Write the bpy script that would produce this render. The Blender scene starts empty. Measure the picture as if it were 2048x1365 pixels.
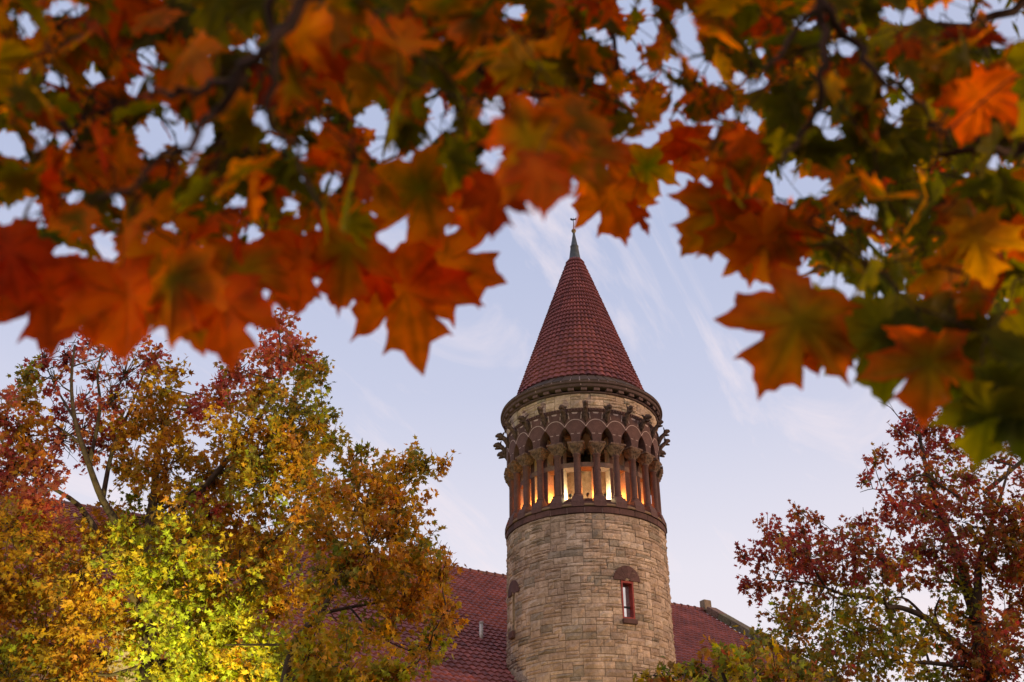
import bpy, math, random
import numpy as np
from mathutils import Vector, Matrix

SC = bpy.context.scene
COL = SC.collection
R = math.radians

# ------------------------------------------------------------------ camera, sky, sun, exposure
PITCH = R(30.7); F = 1991.0; CAMZ = 1.6            # focal length in photograph pixels (35 mm)
SUN_AZ = R(100)                                    # clockwise from the view direction (+Y)
SUN_EL = R(5)
cd = bpy.data.cameras.new('camera'); cam = bpy.data.objects.new('camera', cd); COL.objects.link(cam)
cam.location = (0, 0, CAMZ); cam.rotation_euler = (math.pi/2 + PITCH, 0, 0)
cd.sensor_width = 36; cd.lens = 35; cd.clip_start = 0.05; cd.clip_end = 3000
cd.dof.use_dof = True; cd.dof.focus_distance = 37.0; cd.dof.aperture_fstop = 4.6
SC.camera = cam
SC.view_settings.view_transform = 'Standard'; SC.view_settings.look = 'None'
SC.view_settings.exposure = 0.14; SC.view_settings.gamma = 1.0
try: SC.view_settings.use_curve_mapping = False
except Exception: pass
SC.cycles.use_denoising = True
SC.cycles.max_bounces = 8; SC.cycles.transmission_bounces = 6; SC.cycles.diffuse_bounces = 5
SC.cycles.sample_clamp_indirect = 4.0

def build_world():
    w = bpy.data.worlds.new('World'); SC.world = w; w.use_nodes = True
    nt = w.node_tree; nt.nodes.clear(); N = nt.nodes.new; L = nt.links.new
    out = N('ShaderNodeOutputWorld')
    def math_(op, a, b=None, c=None):
        n = N('ShaderNodeMath'); n.operation = op
        for i, v in enumerate((a, b, c)):
            if v is None: continue
            if isinstance(v, (int, float)): n.inputs[i].default_value = v
            else: L(v, n.inputs[i])
        return n.outputs[0]
    def mix(fac, a, b, mode='MIX'):
        n = N('ShaderNodeMix'); n.data_type = 'RGBA'; n.blend_type = mode
        n.clamp_factor = True
        for s, v in ((n.inputs[0], fac), (n.inputs[6], a), (n.inputs[7], b)):
            if isinstance(v, (int, float)): s.default_value = v
            elif isinstance(v, tuple): s.default_value = (*v, 1)
            else: L(v, s)
        return n.outputs[2]
    tc = N('ShaderNodeTexCoord'); sep = N('ShaderNodeSeparateXYZ'); L(tc.outputs['Generated'], sep.inputs[0])
    X, Y, Z = sep.outputs
    sky = N('ShaderNodeTexSky'); sky.sky_type = 'NISHITA'; sky.sun_disc = False
    sky.sun_elevation = SUN_EL; sky.sun_rotation = SUN_AZ
    b1 = N('ShaderNodeBackground'); L(sky.outputs[0], b1.inputs[0]); b1.inputs[1].default_value = 0.055
    # high thin evening cloud veil: lavender overhead, pale pink low down, lit by the afterglow
    zc = math_('MAXIMUM', Z, 0.0)
    ramp = N('ShaderNodeValToRGB'); L(zc, ramp.inputs[0])
    e = ramp.color_ramp.elements
    e[0].position = 0.0; e[0].color = (0.90, 0.80, 0.84, 1)
    e[1].position = 1.0; e[1].color = (0.44, 0.52, 0.74, 1)
    for p, c in ((0.16, (0.95, 0.87, 0.92)), (0.30, (0.85, 0.815, 0.905)), (0.46, (0.615, 0.645, 0.825)), (0.60, (0.505, 0.56, 0.77))):
        q = ramp.color_ramp.elements.new(p); q.color = (*c, 1)
    # wisps of cirrus, laid on a plane high above the ground
    zz = math_('ADD', zc, 0.12)
    comb = N('ShaderNodeCombineXYZ'); L(math_('DIVIDE', X, zz), comb.inputs[0]); L(math_('DIVIDE', Y, zz), comb.inputs[1])
    mp = N('ShaderNodeMapping'); mp.inputs['Rotation'].default_value = (0, 0, 0); mp.inputs['Scale'].default_value = (0.9, 2.7, 1)
    mp.inputs['Location'].default_value = (26.5, 10.65, 0)
    pre = N('ShaderNodeMapping'); pre.inputs['Rotation'].default_value = (0, 0, R(-62))
    L(comb.outputs[0], pre.inputs[0]); L(pre.outputs[0], mp.inputs[0])
    n1 = N('ShaderNodeTexNoise'); n1.inputs['Scale'].default_value = 1.15; n1.inputs['Detail'].default_value = 10
    n1.inputs['Roughness'].default_value = 0.62; n1.inputs['Distortion'].default_value = 0.9
    L(mp.outputs[0], n1.inputs['Vector'])
    cr = N('ShaderNodeMapRange'); cr.inputs[1].default_value = 0.54; cr.inputs[2].default_value = 0.70
    L(n1.outputs[0], cr.inputs[0])
    cl = math_('MULTIPLY', cr.outputs[0], 0.7)
    veil = mix(cl, ramp.outputs[0], (0.98, 0.86, 0.90))
    # afterglow round the place where the sun goes down
    sx, sy = math.sin(SUN_AZ), math.cos(SUN_AZ)
    d = math_('ADD', math_('MULTIPLY', X, sx), math_('MULTIPLY', Y, sy))
    g = math_('POWER', math_('MAXIMUM', d, 0.0), 2.0)
    g = math_('MULTIPLY', g, math_('SUBTRACT', 1.0, math_('MULTIPLY', zc, 0.8)))
    veil = mix(math_('MULTIPLY', g, 0.75), veil, (1.5, 0.98, 0.62))
    # the western half of the sky (behind the viewer) is the brighter one
    back = math_('MAXIMUM', math_('MULTIPLY', Y, -1.0), 0.0)
    veil = mix(math_('MULTIPLY', back, 0.8), veil, (1.55, 1.22, 1.02))
    b2 = N('ShaderNodeBackground'); L(veil, b2.inputs[0]); b2.inputs[1].default_value = 1.0
    ms = N('ShaderNodeMixShader'); ms.inputs[0].default_value = 0.87
    L(b1.outputs[0], ms.inputs[1]); L(b2.outputs[0], ms.inputs[2]); L(ms.outputs[0], out.inputs[0])
build_world()

sl = bpy.data.lights.new('sun', 'SUN'); sun = bpy.data.objects.new('sun', sl); COL.objects.link(sun)
sl.energy = 2.2; sl.angle = R(11); sl.color = (1.0, 0.60, 0.32)
sd = Vector((math.sin(SUN_AZ)*math.cos(SUN_EL), math.cos(SUN_AZ)*math.cos(SUN_EL), math.sin(SUN_EL)))
sun.rotation_euler = sd.to_track_quat('Z', 'Y').to_euler(); sun.location = sd*60

# ------------------------------------------------------------------ helpers
def ray(x, y):
    u = (x-1024)/F; v = (682.5-y)/F
    return Vector((u, math.cos(PITCH)-v*math.sin(PITCH), math.sin(PITCH)+v*math.cos(PITCH)))
def at_y(x, y, Y):
    d = ray(x, y); return Vector((0, 0, CAMZ)) + d*(Y/d.y)
def at_depth(x, y, dep):
    return Vector((0, 0, CAMZ)) + ray(x, y)*dep

class MB:
    """collects vertices, faces and one colour per vertex into a single mesh"""
    def __init__(s): s.v = []; s.f = []; s.c = []
    def add(s, verts, faces, col=(1, 1, 1)):
        b = len(s.v); s.v += [tuple(p) for p in verts]
        if len(col) and isinstance(col[0], (tuple, list)): s.c += [tuple(k) for k in col]
        else: s.c += [tuple(col)]*len(verts)
        s.f += [tuple(b+i for i in f) for f in faces]
    def box(s, M, sx, sy, sz, col=(1, 1, 1), bev=0.0):
        h = (sx/2, sy/2, sz/2)
        if bev <= 0:
            vs = [M @ Vector((x*h[0], y*h[1], z*h[2])) for z in (-1, 1) for y in (-1, 1) for x in (-1, 1)]
            s.add(vs, [(0, 2, 3, 1), (4, 5, 7, 6), (0, 1, 5, 4), (2, 6, 7, 3), (0, 4, 6, 2), (1, 3, 7, 5)], col)
            return
        vs = []; 
        lay = ((-h[2], bev), (-h[2]+bev, 0), (h[2]-bev, 0), (h[2], bev))
        for z, ins in lay:
            a, b = h[0]-ins, h[1]-ins; k = bev*0.7 if ins == 0 else bev*0.4
            for x, y in ((-a+k, -b), (a-k, -b), (a, -b+k), (a, b-k), (a-k, b), (-a+k, b), (-a, b-k), (-a, -b+k)):
                vs.append(M @ Vector((x, y, z)))
        fs = [tuple(range(7, -1, -1)), tuple(range(24, 32))]
        for l in range(3):
            for i in range(8):
                j = (i+1) % 8; fs.append((l*8+i, l*8+j, l*8+8+j, l*8+8+i))
        s.add(vs, fs, col)
    def tube(s, pts, rad, n=6, col=(1, 1, 1), cap=True):
        pts = [Vector(p) for p in pts]
        if not isinstance(rad, (list, tuple)): rad = [rad]*len(pts)
        vs = []; fs = []; up = Vector((0.13, 0.27, 0.95)).normalized()
        for i, p in enumerate(pts):
            t = (pts[min(i+1, len(pts)-1)]-pts[max(i-1, 0)])
            if t.length < 1e-9: t = Vector((0, 0, 1))
            t.normalize(); a = t.cross(up)
            if a.length < 0.05: a = t.cross(Vector((1, 0, 0)))
            a.normalize(); b = t.cross(a)
            for k in range(n):
                q = 2*math.pi*k/n; vs.append(p + (a*math.cos(q)+b*math.sin(q))*rad[i])
        for i in range(len(pts)-1):
            for k in range(n):
                fs.append((i*n+k, i*n+(k+1) % n, (i+1)*n+(k+1) % n, (i+1)*n+k))
        if cap: fs += [tuple(range(n))[::-1], tuple(range((len(pts)-1)*n, len(pts)*n))]
        s.add(vs, fs, col)
    def lathe(s, prof, n=96, col=(1, 1, 1), origin=(0, 0, 0), a0=0.0, a1=2*math.pi):
        full = abs(a1-a0-2*math.pi) < 1e-6; m = n if full else n+1
        vs = []; fs = []; k = len(prof)
        for i in range(m):
            a = a0+(a1-a0)*i/n
            for r, z in prof: vs.append((origin[0]+r*math.sin(a), origin[1]-r*math.cos(a), origin[2]+z))
        for i in range(n):
            j = (i+1) % m
            for q in range(k-1): fs.append((i*k+q, j*k+q, j*k+q+1, i*k+q+1))
        s.add(vs, fs, col)
    def build(s, name, mat, parent=None, smooth=False):
        me = bpy.data.meshes.new(name); me.from_pydata(s.v, [], s.f); me.update()
        ca = me.color_attributes.new('Col', 'FLOAT_COLOR', 'POINT')
        arr = np.ones((len(s.v), 4), np.float32); arr[:, :3] = np.array(s.c, np.float32).reshape(-1, 3)
        ca.data.foreach_set('color', arr.ravel())
        if smooth: me.shade_smooth()
        me.materials.append(mat)
        o = bpy.data.objects.new(name, me); COL.objects.link(o)
        if parent is not None: o.parent = parent
        return o

def np_mesh(name, V, Fc, C, mat, parent=None, smooth=False):
    """V (n,3), Fc (m,k) with k = 3 or 4, C (n,3)"""
    me = bpy.data.meshes.new(name); n, k = Fc.shape
    me.vertices.add(len(V)); me.vertices.foreach_set('co', V.astype(np.float32).ravel())
    me.loops.add(n*k); me.loops.foreach_set('vertex_index', Fc.astype(np.int32).ravel())
    me.polygons.add(n); me.polygons.foreach_set('loop_start', (np.arange(n)*k).astype(np.int32))
    me.update(calc_edges=True)
    ca = me.color_attributes.new('Col', 'FLOAT_COLOR', 'POINT')
    arr = np.ones((len(V), 4), np.float32); arr[:, :3] = C
    ca.data.foreach_set('color', arr.ravel())
    me.polygons.foreach_set('use_smooth', np.full(n, smooth))
    me.materials.append(mat); me.validate()
    o = bpy.data.objects.new(name, me); COL.objects.link(o)
    if parent is not None: o.parent = parent
    return o

def thing(name, label, cat, loc=(0, 0, 0), rz=0.0, group=None, kind=None):
    o = bpy.data.objects.new(name, None); COL.objects.link(o); o.location = loc; o.rotation_euler = (0, 0, rz)
    o.empty_display_size = 0.3
    return tag(o, label, cat, group, kind)
def tag(o, label, cat=None, group=None, kind=None):
    o['label'] = label
    if cat: o['category'] = cat
    if group: o['group'] = group
    if kind: o['kind'] = kind
    return o

def material(name, base=(1, 1, 1), rough=0.85, noise=None, bump=None, metal=0.0, spec=0.3, vcol=True, streak=None):
    """base colour x vertex colour x optional noise; optional bump"""
    m = bpy.data.materials.new(name); m.use_nodes = True; nt = m.node_tree; N = nt.nodes.new; L = nt.links.new
    p = nt.nodes['Principled BSDF']; p.inputs['Roughness'].default_value = rough; p.inputs['Metallic'].default_value = metal
    p.inputs['Specular IOR Level'].default_value = spec
    tc = N('ShaderNodeTexCoord')
    cur = None
    def mul(a, b):
        n = N('ShaderNodeMix'); n.data_type = 'RGBA'; n.blend_type = 'MULTIPLY'; n.inputs[0].default_value = 1
        for s, v in ((n.inputs[6], a), (n.inputs[7], b)):
            if isinstance(v, tuple): s.default_value = (*v, 1)
            else: L(v, s)
        return n.outputs[2]
    cur = base
    if vcol:
        at = N('ShaderNodeAttribute'); at.attribute_name = 'Col'; cur = mul(at.outputs['Color'], base)
    for nz in (noise or []):
        sc, lo, hi, det = nz[:4]
        t = N('ShaderNodeTexNoise'); t.inputs['Scale'].default_value = sc; t.inputs['Detail'].default_value = det
        t.inputs['Roughness'].default_value = 0.65
        if len(nz) > 4:
            mp = N('ShaderNodeMapping'); mp.inputs['Scale'].default_value = nz[4]; L(tc.outputs['Object'], mp.inputs[0]); L(mp.outputs[0], t.inputs['Vector'])
        else: L(tc.outputs['Object'], t.inputs['Vector'])
        r = N('ShaderNodeValToRGB'); r.color_ramp.elements[0].position = 0.32; r.color_ramp.elements[1].position = 0.68
        r.color_ramp.elements[0].color = (*lo, 1); r.color_ramp.elements[1].color = (*hi, 1)
        L(t.outputs[0], r.inputs[0]); cur = mul(cur, r.outputs[0])
    if isinstance(cur, tuple): p.inputs['Base Color'].default_value = (*cur, 1)
    else: L(cur, p.inputs['Base Color'])
    if bump:
        t = N('ShaderNodeTexNoise'); t.inputs['Scale'].default_value = bump[0]; t.inputs['Detail'].default_value = 6
        t.inputs['Roughness'].default_value = 0.7
        L(tc.outputs['Object'], t.inputs['Vector'])
        b = N('ShaderNodeBump'); b.inputs['Strength'].default_value = bump[1]; b.inputs['Distance'].default_value = bump[2]
        L(t.outputs[0], b.inputs['Height']); L(b.outputs[0], p.inputs['Normal'])
    return m

def leaf_material(name, trans=0.55, gain=1.35, sat=1.15, rough=0.5, mottle=0):
    m = bpy.data.materials.new(name); m.use_nodes = True; nt = m.node_tree; N = nt.nodes.new; L = nt.links.new
    p = nt.nodes['Principled BSDF']; p.inputs['Roughness'].default_value = rough; p.inputs['Specular IOR Level'].default_value = 0.25
    at = N('ShaderNodeAttribute'); at.attribute_name = 'Col'
    src = at.outputs['Color']
    if mottle:
        tc = N('ShaderNodeTexCoord'); t0 = N('ShaderNodeTexNoise'); t0.inputs['Scale'].default_value = mottle; t0.inputs['Detail'].default_value = 5
        L(tc.outputs['Object'], t0.inputs['Vector']); r = N('ShaderNodeValToRGB')
        r.color_ramp.elements[0].position = 0.34; r.color_ramp.elements[0].color = (0.66, 0.68, 0.66, 1)
        r.color_ramp.elements[1].position = 0.66; r.color_ramp.elements[1].color = (1.2, 1.15, 1.1, 1)
        L(t0.outputs[0], r.inputs[0]); mm = N('ShaderNodeMix'); mm.data_type = 'RGBA'; mm.blend_type = 'MULTIPLY'; mm.inputs[0].default_value = 1
        L(src, mm.inputs[6]); L(r.outputs[0], mm.inputs[7]); src = mm.outputs[2]
    L(src, p.inputs['Base Color'])
    hs = N('ShaderNodeHueSaturation'); hs.inputs['Saturation'].default_value = sat; hs.inputs['Value'].default_value = gain
    L(src, hs.inputs['Color'])
    t = N('ShaderNodeBsdfTranslucent'); L(hs.outputs[0], t.inputs['Color'])
    mx = N('ShaderNodeMixShader'); mx.inputs[0].default_value = trans
    L(p.outputs[0], mx.inputs[1]); L(t.outputs[0], mx.inputs[2]); L(mx.outputs[0], nt.nodes['Material Output'].inputs[0])
    return m

W1 = (1, 1, 1)
M_LIME = material('limestone', (1, 1, 1), 0.9, [(2.2, (0.70, 0.68, 0.66), (1.1, 1.1, 1.1), 4, (1, 1, 0.16)), (1.1, (0.78, 0.76, 0.72), (1.12, 1.1, 1.06), 4), (9, (0.72, 0.70, 0.67), (1.15, 1.15, 1.15), 6)], (7, 1.0, 0.08))
M_MORTAR = material('mortar', (0.20, 0.165, 0.125), 0.95, [(5, (0.75, 0.75, 0.75), (1.1, 1.1, 1.1), 4)])
M_BROWN = material('brownstone', (1, 1, 1), 0.88, [(2.2, (0.72, 0.70, 0.72), (1.2, 1.15, 1.12), 5), (14, (0.75, 0.75, 0.75), (1.15, 1.15, 1.15), 5)], (16, 0.6, 0.02))
M_CARVE = material('carved_stone', (1, 1, 1), 0.9, [(9, (0.35, 0.33, 0.33), (1.35, 1.3, 1.2), 5)], (13, 1.0, 0.09))
M_JOINT = material('pale_joint', (0.40, 0.30, 0.29), 0.95, [(9, (0.6, 0.6, 0.6), (1.1, 1.1, 1.1), 4)])
M_TILE = material('clay_tile', (1, 1, 1), 0.72, [(0.9, (0.72, 0.72, 0.76), (1.18, 1.12, 1.1), 5), (3.0, (0.75, 0.76, 0.8), (1.08, 1.06, 1.05), 4, (1, 1, 0.2)), (10, (0.75, 0.75, 0.75), (1.15, 1.15, 1.15), 5)], (25, 0.3, 0.01))
M_LEAD = material('weathered_lead', (0.06, 0.072, 0.088), 0.6, [(6, (0.6, 0.62, 0.65), (1.25, 1.25, 1.2), 5)], metal=0.25)
M_IRON = material('dark_iron', (0.03, 0.028, 0.026), 0.6)
M_GOLD = material('tarnished_brass', (0.16, 0.12, 0.06), 0.5, metal=0.5)
M_REDWOOD = material('red_painted_wood', (0.23, 0.028, 0.024), 0.55, [(12, (0.7, 0.7, 0.7), (1.2, 1.2, 1.2), 4)])
M_WOOD = material('dark_timber', (0.035, 0.024, 0.018), 0.8)
M_GLASS = material('window_glass', (0.62, 0.68, 0.76), 0.06, metal=0.9, vcol=False, noise=[(1.6, (0.75, 0.75, 0.75), (1.1, 1.1, 1.1), 2)])
M_BARK = material('bark', (0.055, 0.036, 0.028), 0.95, [(8, (0.5, 0.5, 0.5), (1.4, 1.35, 1.3), 5)], (18, 0.8, 0.03))
M_TWIG = material('young_twig_bark', (0.05, 0.022, 0.016), 0.8, [(30, (0.5, 0.5, 0.5), (1.4, 1.35, 1.3), 4)])
M_LEAF_FAR = leaf_material('sweetgum_leaf', 0.55, 1.55, 1.1)
M_LEAF_NEAR = leaf_material('maple_leaf', 0.76, 1.8, 1.12, 0.5, 38)
M_GRASS = material('lawn', (0.045, 0.07, 0.02), 0.95, [(0.3, (0.6, 0.65, 0.5), (1.2, 1.1, 0.9), 5), (6, (0.6, 0.6, 0.6), (1.3, 1.3, 1.3), 5)], vcol=False)
M_PATH = material('path_concrete', (0.32, 0.30, 0.27), 0.9, [(2, (0.8, 0.8, 0.8), (1.1, 1.1, 1.1), 5)], vcol=False)

BR = (0.092, 0.048, 0.045)          # brownstone colour
BRP = (0.092, 0.049, 0.046)

# ------------------------------------------------------------------ ground
g = MB(); g.add([(-300, -150, 0), (300, -150, 0), (300, 500, 0), (-300, 500, 0)], [(0, 1, 2, 3)])
go = g.build('ground', M_GRASS); tag(go, 'mown lawn round the hall and its tower', kind='structure')
g = MB(); g.add([(-40, 26, .004), (60, 29, .004), (60, 31.5, .004), (-40, 28.5, .004)], [(0, 1, 2, 3)])
po = g.build('path', M_PATH); tag(po, 'pale concrete path crossing the lawn before the tower', kind='structure')

# ------------------------------------------------------------------ tower
TX, TY = 2.816, 36.49
TD = math.hypot(TX, TY); TROT = -math.asin(TX/TD)
tower = thing('bell_tower', 'round limestone bell tower with lit brownstone arcade and red conical tile roof', 'tower', (TX, TY, 0), TROT)
def tw(phi, r):
    a = phi+TROT; return Vector((TX+r*math.sin(a), TY-r*math.cos(a), 0))
def zpix(x, y, phi, r):
    p = tw(phi, r); d = ray(x, y); return CAMZ+math.hypot(p.x, p.y)*d.z/math.hypot(d.x, d.y)
def zr(z):
    # heights above the drum were first measured for a lower tilt of the lens; this carries them to the final one
    rr = 3.0 if z < 16.5 else max(0.0, 3.0*(23.5-z)/7.0)
    e = math.atan((z-1.6)/(37.806-rr))+R(5.2)
    return 1.6+(TD-rr)*math.tan(e)
def cyl(phi, r, z): return Vector((r*math.sin(phi), -r*math.cos(phi), z))
def frame_at(phi, r, z):
    """local axes on the drum: x to the right, y into the wall, z up"""
    return Matrix.Translation(cyl(phi, r, z)) @ Matrix.Rotation(phi, 4, 'Z')

def stone_col(rng, kind=0):
    k = rng.random()
    if k < 0.55: c = (0.465, 0.36, 0.29)
    elif k < 0.75: c = (0.40, 0.305, 0.25)
    elif k < 0.90: c = (0.52, 0.42, 0.35)
    else: c = (0.32, 0.27, 0.225)
    f = rng.uniform(0.86, 1.12); h = rng.uniform(-0.02, 0.02)
    return (c[0]*f+h*0.5, c[1]*f, c[2]*f-h*0.4)

def ashlar(mb, r, z0, rows, uh, ncol, holes, rng, gap=0.011):
    occ = np.zeros((rows, ncol), bool)
    for (c0, c1, r0, r1) in holes:
        for rr in range(max(r0, 0), min(r1, rows)):
            for cc in range(c0, c1): occ[rr, cc % ncol] = True
    da = 2*math.pi/ncol
    for row in range(rows):
        off = rng.randrange(ncol)
        for cc in range(ncol):
            c = (cc+off) % ncol
            if occ[row, c]: continue
            h = rng.choices((1, 2, 3), (0.50, 0.42, 0.08))[0]
            w = rng.randint(2, 6) if h < 3 else rng.randint(3, 5)
            h = min(h, rows-row)
            while h > 1 and occ[row+h-1, c]: h -= 1
            k = 0
            while k < w and not occ[row:row+h, (c+k) % ncol].any(): k += 1
            w = max(k, 1)
            if w < 7 and k == w:                      # swallow a sliver left over at the right
                if not occ[row:row+h, (c+w) % ncol].any() and occ[row, (c+w+1) % ncol]: w += 1
            occ[row:row+h, [(c+q) % ncol for q in range(w)]] = True
            a0 = c*da+gap/r*0.5; a1 = (c+w)*da-gap/r*0.5
            b0 = z0+row*uh+gap*0.5; b1 = z0+(row+h)*uh-gap*0.5
            ro = r+rng.uniform(-0.008, 0.022); n = max(2, w//2+1); col = stone_col(rng)
            m = 2 if h < 3 else 3
            ins = 0.012; vs = []; fs = []
            for (rr, e) in ((r-0.07, 0.0), (ro-0.012, 0.0), (ro, ins)):     # back edge, arris, face edge
                ring = []
                for i in range(n+1): ring.append((a0+e/r+(a1-a0-2*e/r)*i/n, b0+e))
                for j in range(1, m): ring.append((a1-e/r, b0+e+(b1-b0-2*e)*j/m))
                for i in range(n, -1, -1): ring.append((a0+e/r+(a1-a0-2*e/r)*i/n, b1-e))
                for j in range(m-1, 0, -1): ring.append((a0+e/r, b0+e+(b1-b0-2*e)*j/m))
                for (a, z) in ring:
                    jr = rng.uniform(-0.006, 0.008) if rr >= ro-0.02 else 0
                    vs.append(cyl(a, rr+jr, z))
            q = 2*(n+1)+2*(m-1)
            for l in range(2):
                for i in range(q):
                    j = (i+1) % q; fs.append((l*q+i, l*q+j, l*q+q+j, l*q+q+i))
            base = 2*q                                  # face: grid between bottom row and top row
            gi = {}
            for i in range(n+1): gi[(i, 0)] = base+i; gi[(i, m)] = base+n+1+(m-1)+(n-i)
            for j in range(1, m):
                gi[(n, j)] = base+n+j; gi[(0, j)] = base+2*(n+1)+(m-1)+(m-1-j)
                for i in range(1, n):
                    gi[(i, j)] = len(vs)
                    vs.append(cyl(a0+(a1-a0)*i/n+rng.uniform(-.02, .02)/r, ro+rng.uniform(0.004, 0.055), b0+(b1-b0)*j/m+rng.uniform(-.02, .02)))
            for i in range(n):
                for j in range(m): fs.append((gi[i, j], gi[i+1, j], gi[i+1, j+1], gi[i, j+1]))
            mb.add(vs, fs, col)

rng = random.Random(11)
NC = 160; UH = 0.1195; RD = 2.985; DRUM_TOP = zr(11.35)
ROWS = 121; Z0 = DRUM_TOP-ROWS*UH
DA = 2*math.pi/NC
# window (right) and slit (left) in whole cells of the stone grid
WPHI = R(28.0); WC0 = round(WPHI/DA-2); WC1 = WC0+4
wz0 = zpix(1256, 1240, WPHI, RD); wz1 = zpix(1254, 1163, WPHI, RD)
WR0 = round((wz0-Z0)/UH); WR1 = round((wz1-Z0)/UH)
SPHI = R(-63.0); SC0 = round(SPHI/DA-1); SC1 = SC0+2
sz0 = zpix(1027, 1262, SPHI, RD); sz1 = zpix(1027, 1190, SPHI, RD)
SR0 = round((sz0-Z0)/UH); SR1 = round((sz1-Z0)/UH)
holes = [(WC0, WC1, WR0, WR1), (SC0, SC1, SR0, SR1)]
m = MB(); ashlar(m, RD, Z0, ROWS, UH, NC, holes, rng)
m.build('drum_masonry', M_LIME, tower)
m = MB()                                               # mortar bed behind the stones, open at the windows
hole_cells = set()
for (c0, c1, r0, r1) in holes:
    for c in range(c0, c1):
        for rr in range(r0, r1): hole_cells.add((c % NC, rr))
vs = []; fs = []; K = ROWS+1
for c in range(NC):
    for rr in range(K): vs.append(cyl(c*DA, RD-0.022, Z0+rr*UH))
for c in range(NC):
    d = (c+1) % NC
    for rr in range(ROWS):
        if (c, rr) not in hole_cells: fs.append((c*K+rr, d*K+rr, d*K+rr+1, c*K+rr+1))
m.add(vs, fs); m.build('mortar_bed', M_MORTAR, tower)

def arch_fan(phi, zc, rad, nseg, r=3.045):
    """half-round lintel of radial stones laid on the drum"""
    m = MB()
    for k in range(nseg):
        t0 = math.pi*k/nseg+0.012; t1 = math.pi*(k+1)/nseg-0.012
        vs = []; fs = []; f = 0.9+0.25*random.Random(k).random()
        pr = [(0.09, t0), (0.09, t1)] + [(rad, t1+(t0-t1)*i/4) for i in range(5)]
        rm = [(0.5*rad, t0), (0.5*rad, t1)]
        for rr in (r-0.1, r):
            for (q, t) in pr: vs.append(cyl(phi+q*math.cos(t)/r, rr, zc+q*math.sin(t)))
        n = len(pr)
        fs.append(tuple(range(n, 2*n))); 
        for i in range(n): fs.append((i, (i+1) % n, n+(i+1) % n, n+i))
        m.add(vs, fs, tuple(c*f for c in BR))
    return m
wphi = (WC0+WC1)/2*DA; wz0 = Z0+WR0*UH; wz1 = Z0+WR1*UH; ww = (WC1-WC0)*DA*RD
WT = frame_at(wphi, RD, 0)
win = MB()
for sx in (-1, 1): win.box(WT @ Matrix.Translation((sx*(ww/2-0.026), 0.14, (wz0+wz1)/2)), 0.052, 0.30, wz1-wz0, W1)
win.box(WT @ Matrix.Translation((0, 0.14, wz1-0.035)), ww-0.108, 0.296, 0.07, W1)
win.box(WT @ Matrix.Translation((0, 0.14, wz0+0.035)), ww-0.108, 0.296, 0.07, W1)
wo = win.build('window', M_REDWOOD, tower)
m = MB(); m.box(WT @ Matrix.Translation((0, 0.245, (wz0+wz1)/2)), ww-0.108, 0.012, wz1-wz0-0.15, W1); m.build('pane', M_GLASS, wo)
m = MB()
m.box(WT @ Matrix.Translation((0, 0.225, wz0+0.47)), ww-0.108, 0.03, 0.055, W1)
m.build('sash_bar', M_IRON, wo)
m = MB(); m.box(WT @ Matrix.Translation((0, -0.03, wz0-0.085)), ww+0.06, 0.18, 0.165, BR, 0.012); m.build('sill', M_BROWN, wo)
arch_fan(wphi, wz1+0.005, 0.52, 6).build('lintel', M_BROWN, wo)
sphi = (SC0+SC1)/2*DA; sz0 = Z0+SR0*UH; sz1 = Z0+SR1*UH
ST = frame_at(sphi, RD, 0); sw = (SC1-SC0)*DA*RD
m = MB()
for sx in (-1, 1): m.box(ST @ Matrix.Translation((sx*(sw/2-0.015), 0.10, (sz0+sz1)/2)), 0.03, 0.2, sz1-sz0, (0.36, 0.28, 0.2))
so = m.build('slit_window', M_LIME, tower); so['label'] = 'narrow slit window'
m = MB(); m.box(ST @ Matrix.Translation((0, 0.19, (sz0+sz1)/2)), sw, 0.02, sz1-sz0, W1); m.build('slit_shade_panel', M_IRON, so)  # dark panel standing in for the shade inside the slit
m = MB(); m.box(ST @ Matrix.Translation((0, -0.03, sz0-0.13)), 0.34, 0.22, 0.25, BR, 0.015); m.build('sill', M_BROWN, so)
arch_fan(sphi, sz1+0.005, 0.50, 5).build('lintel', M_BROWN, so)

DRUM_MESHES = {o.data.name for o in bpy.data.objects if o.type == 'MESH'}
# ---- ring course under the arcade
def ring_blocks(r0, r1, z0, z1, n, rng, gap=0.02, off=0.0, colv=0.22, seg=4, lipz=0.0):
    m = MB()
    for k in range(n):
        a0 = 2*math.pi*(k+off)/n+gap/r1/2; a1 = 2*math.pi*(k+1+off)/n-gap/r1/2
        f = 1-colv/2+colv*rng.random()
        if rng.random() < 0.1: f *= 0.6
        rr = r1+rng.uniform(-0.006, 0.006)
        prof = [(r0, z0), (rr-0.015, z0), (rr, z0+0.015), (rr, z1-0.015), (rr-0.015, z1), (r0, z1)]
        m.lathe(prof, seg, tuple(c*f for c in BR), a0=a0, a1=a1)
        p0 = [cyl(a0, r, z) for r, z in prof]; p1 = [cyl(a1, r, z) for r, z in prof]
        m.add(p0, [tuple(range(len(prof)))], tuple(c*f for c in BR)); m.add(p1, [tuple(range(len(prof)))[::-1]], tuple(c*f for c in BR))
    return m
ring_blocks(2.6, 3.045, 11.352, 11.575, 30, rng, 0.022).build('ring_course', M_BROWN, tower)
m = MB(); m.lathe([(2.55, 11.36), (3.02, 11.36), (3.02, 11.567), (2.55, 11.567)], 96, W1); m.build('ring_joint', M_JOINT, tower)
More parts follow.
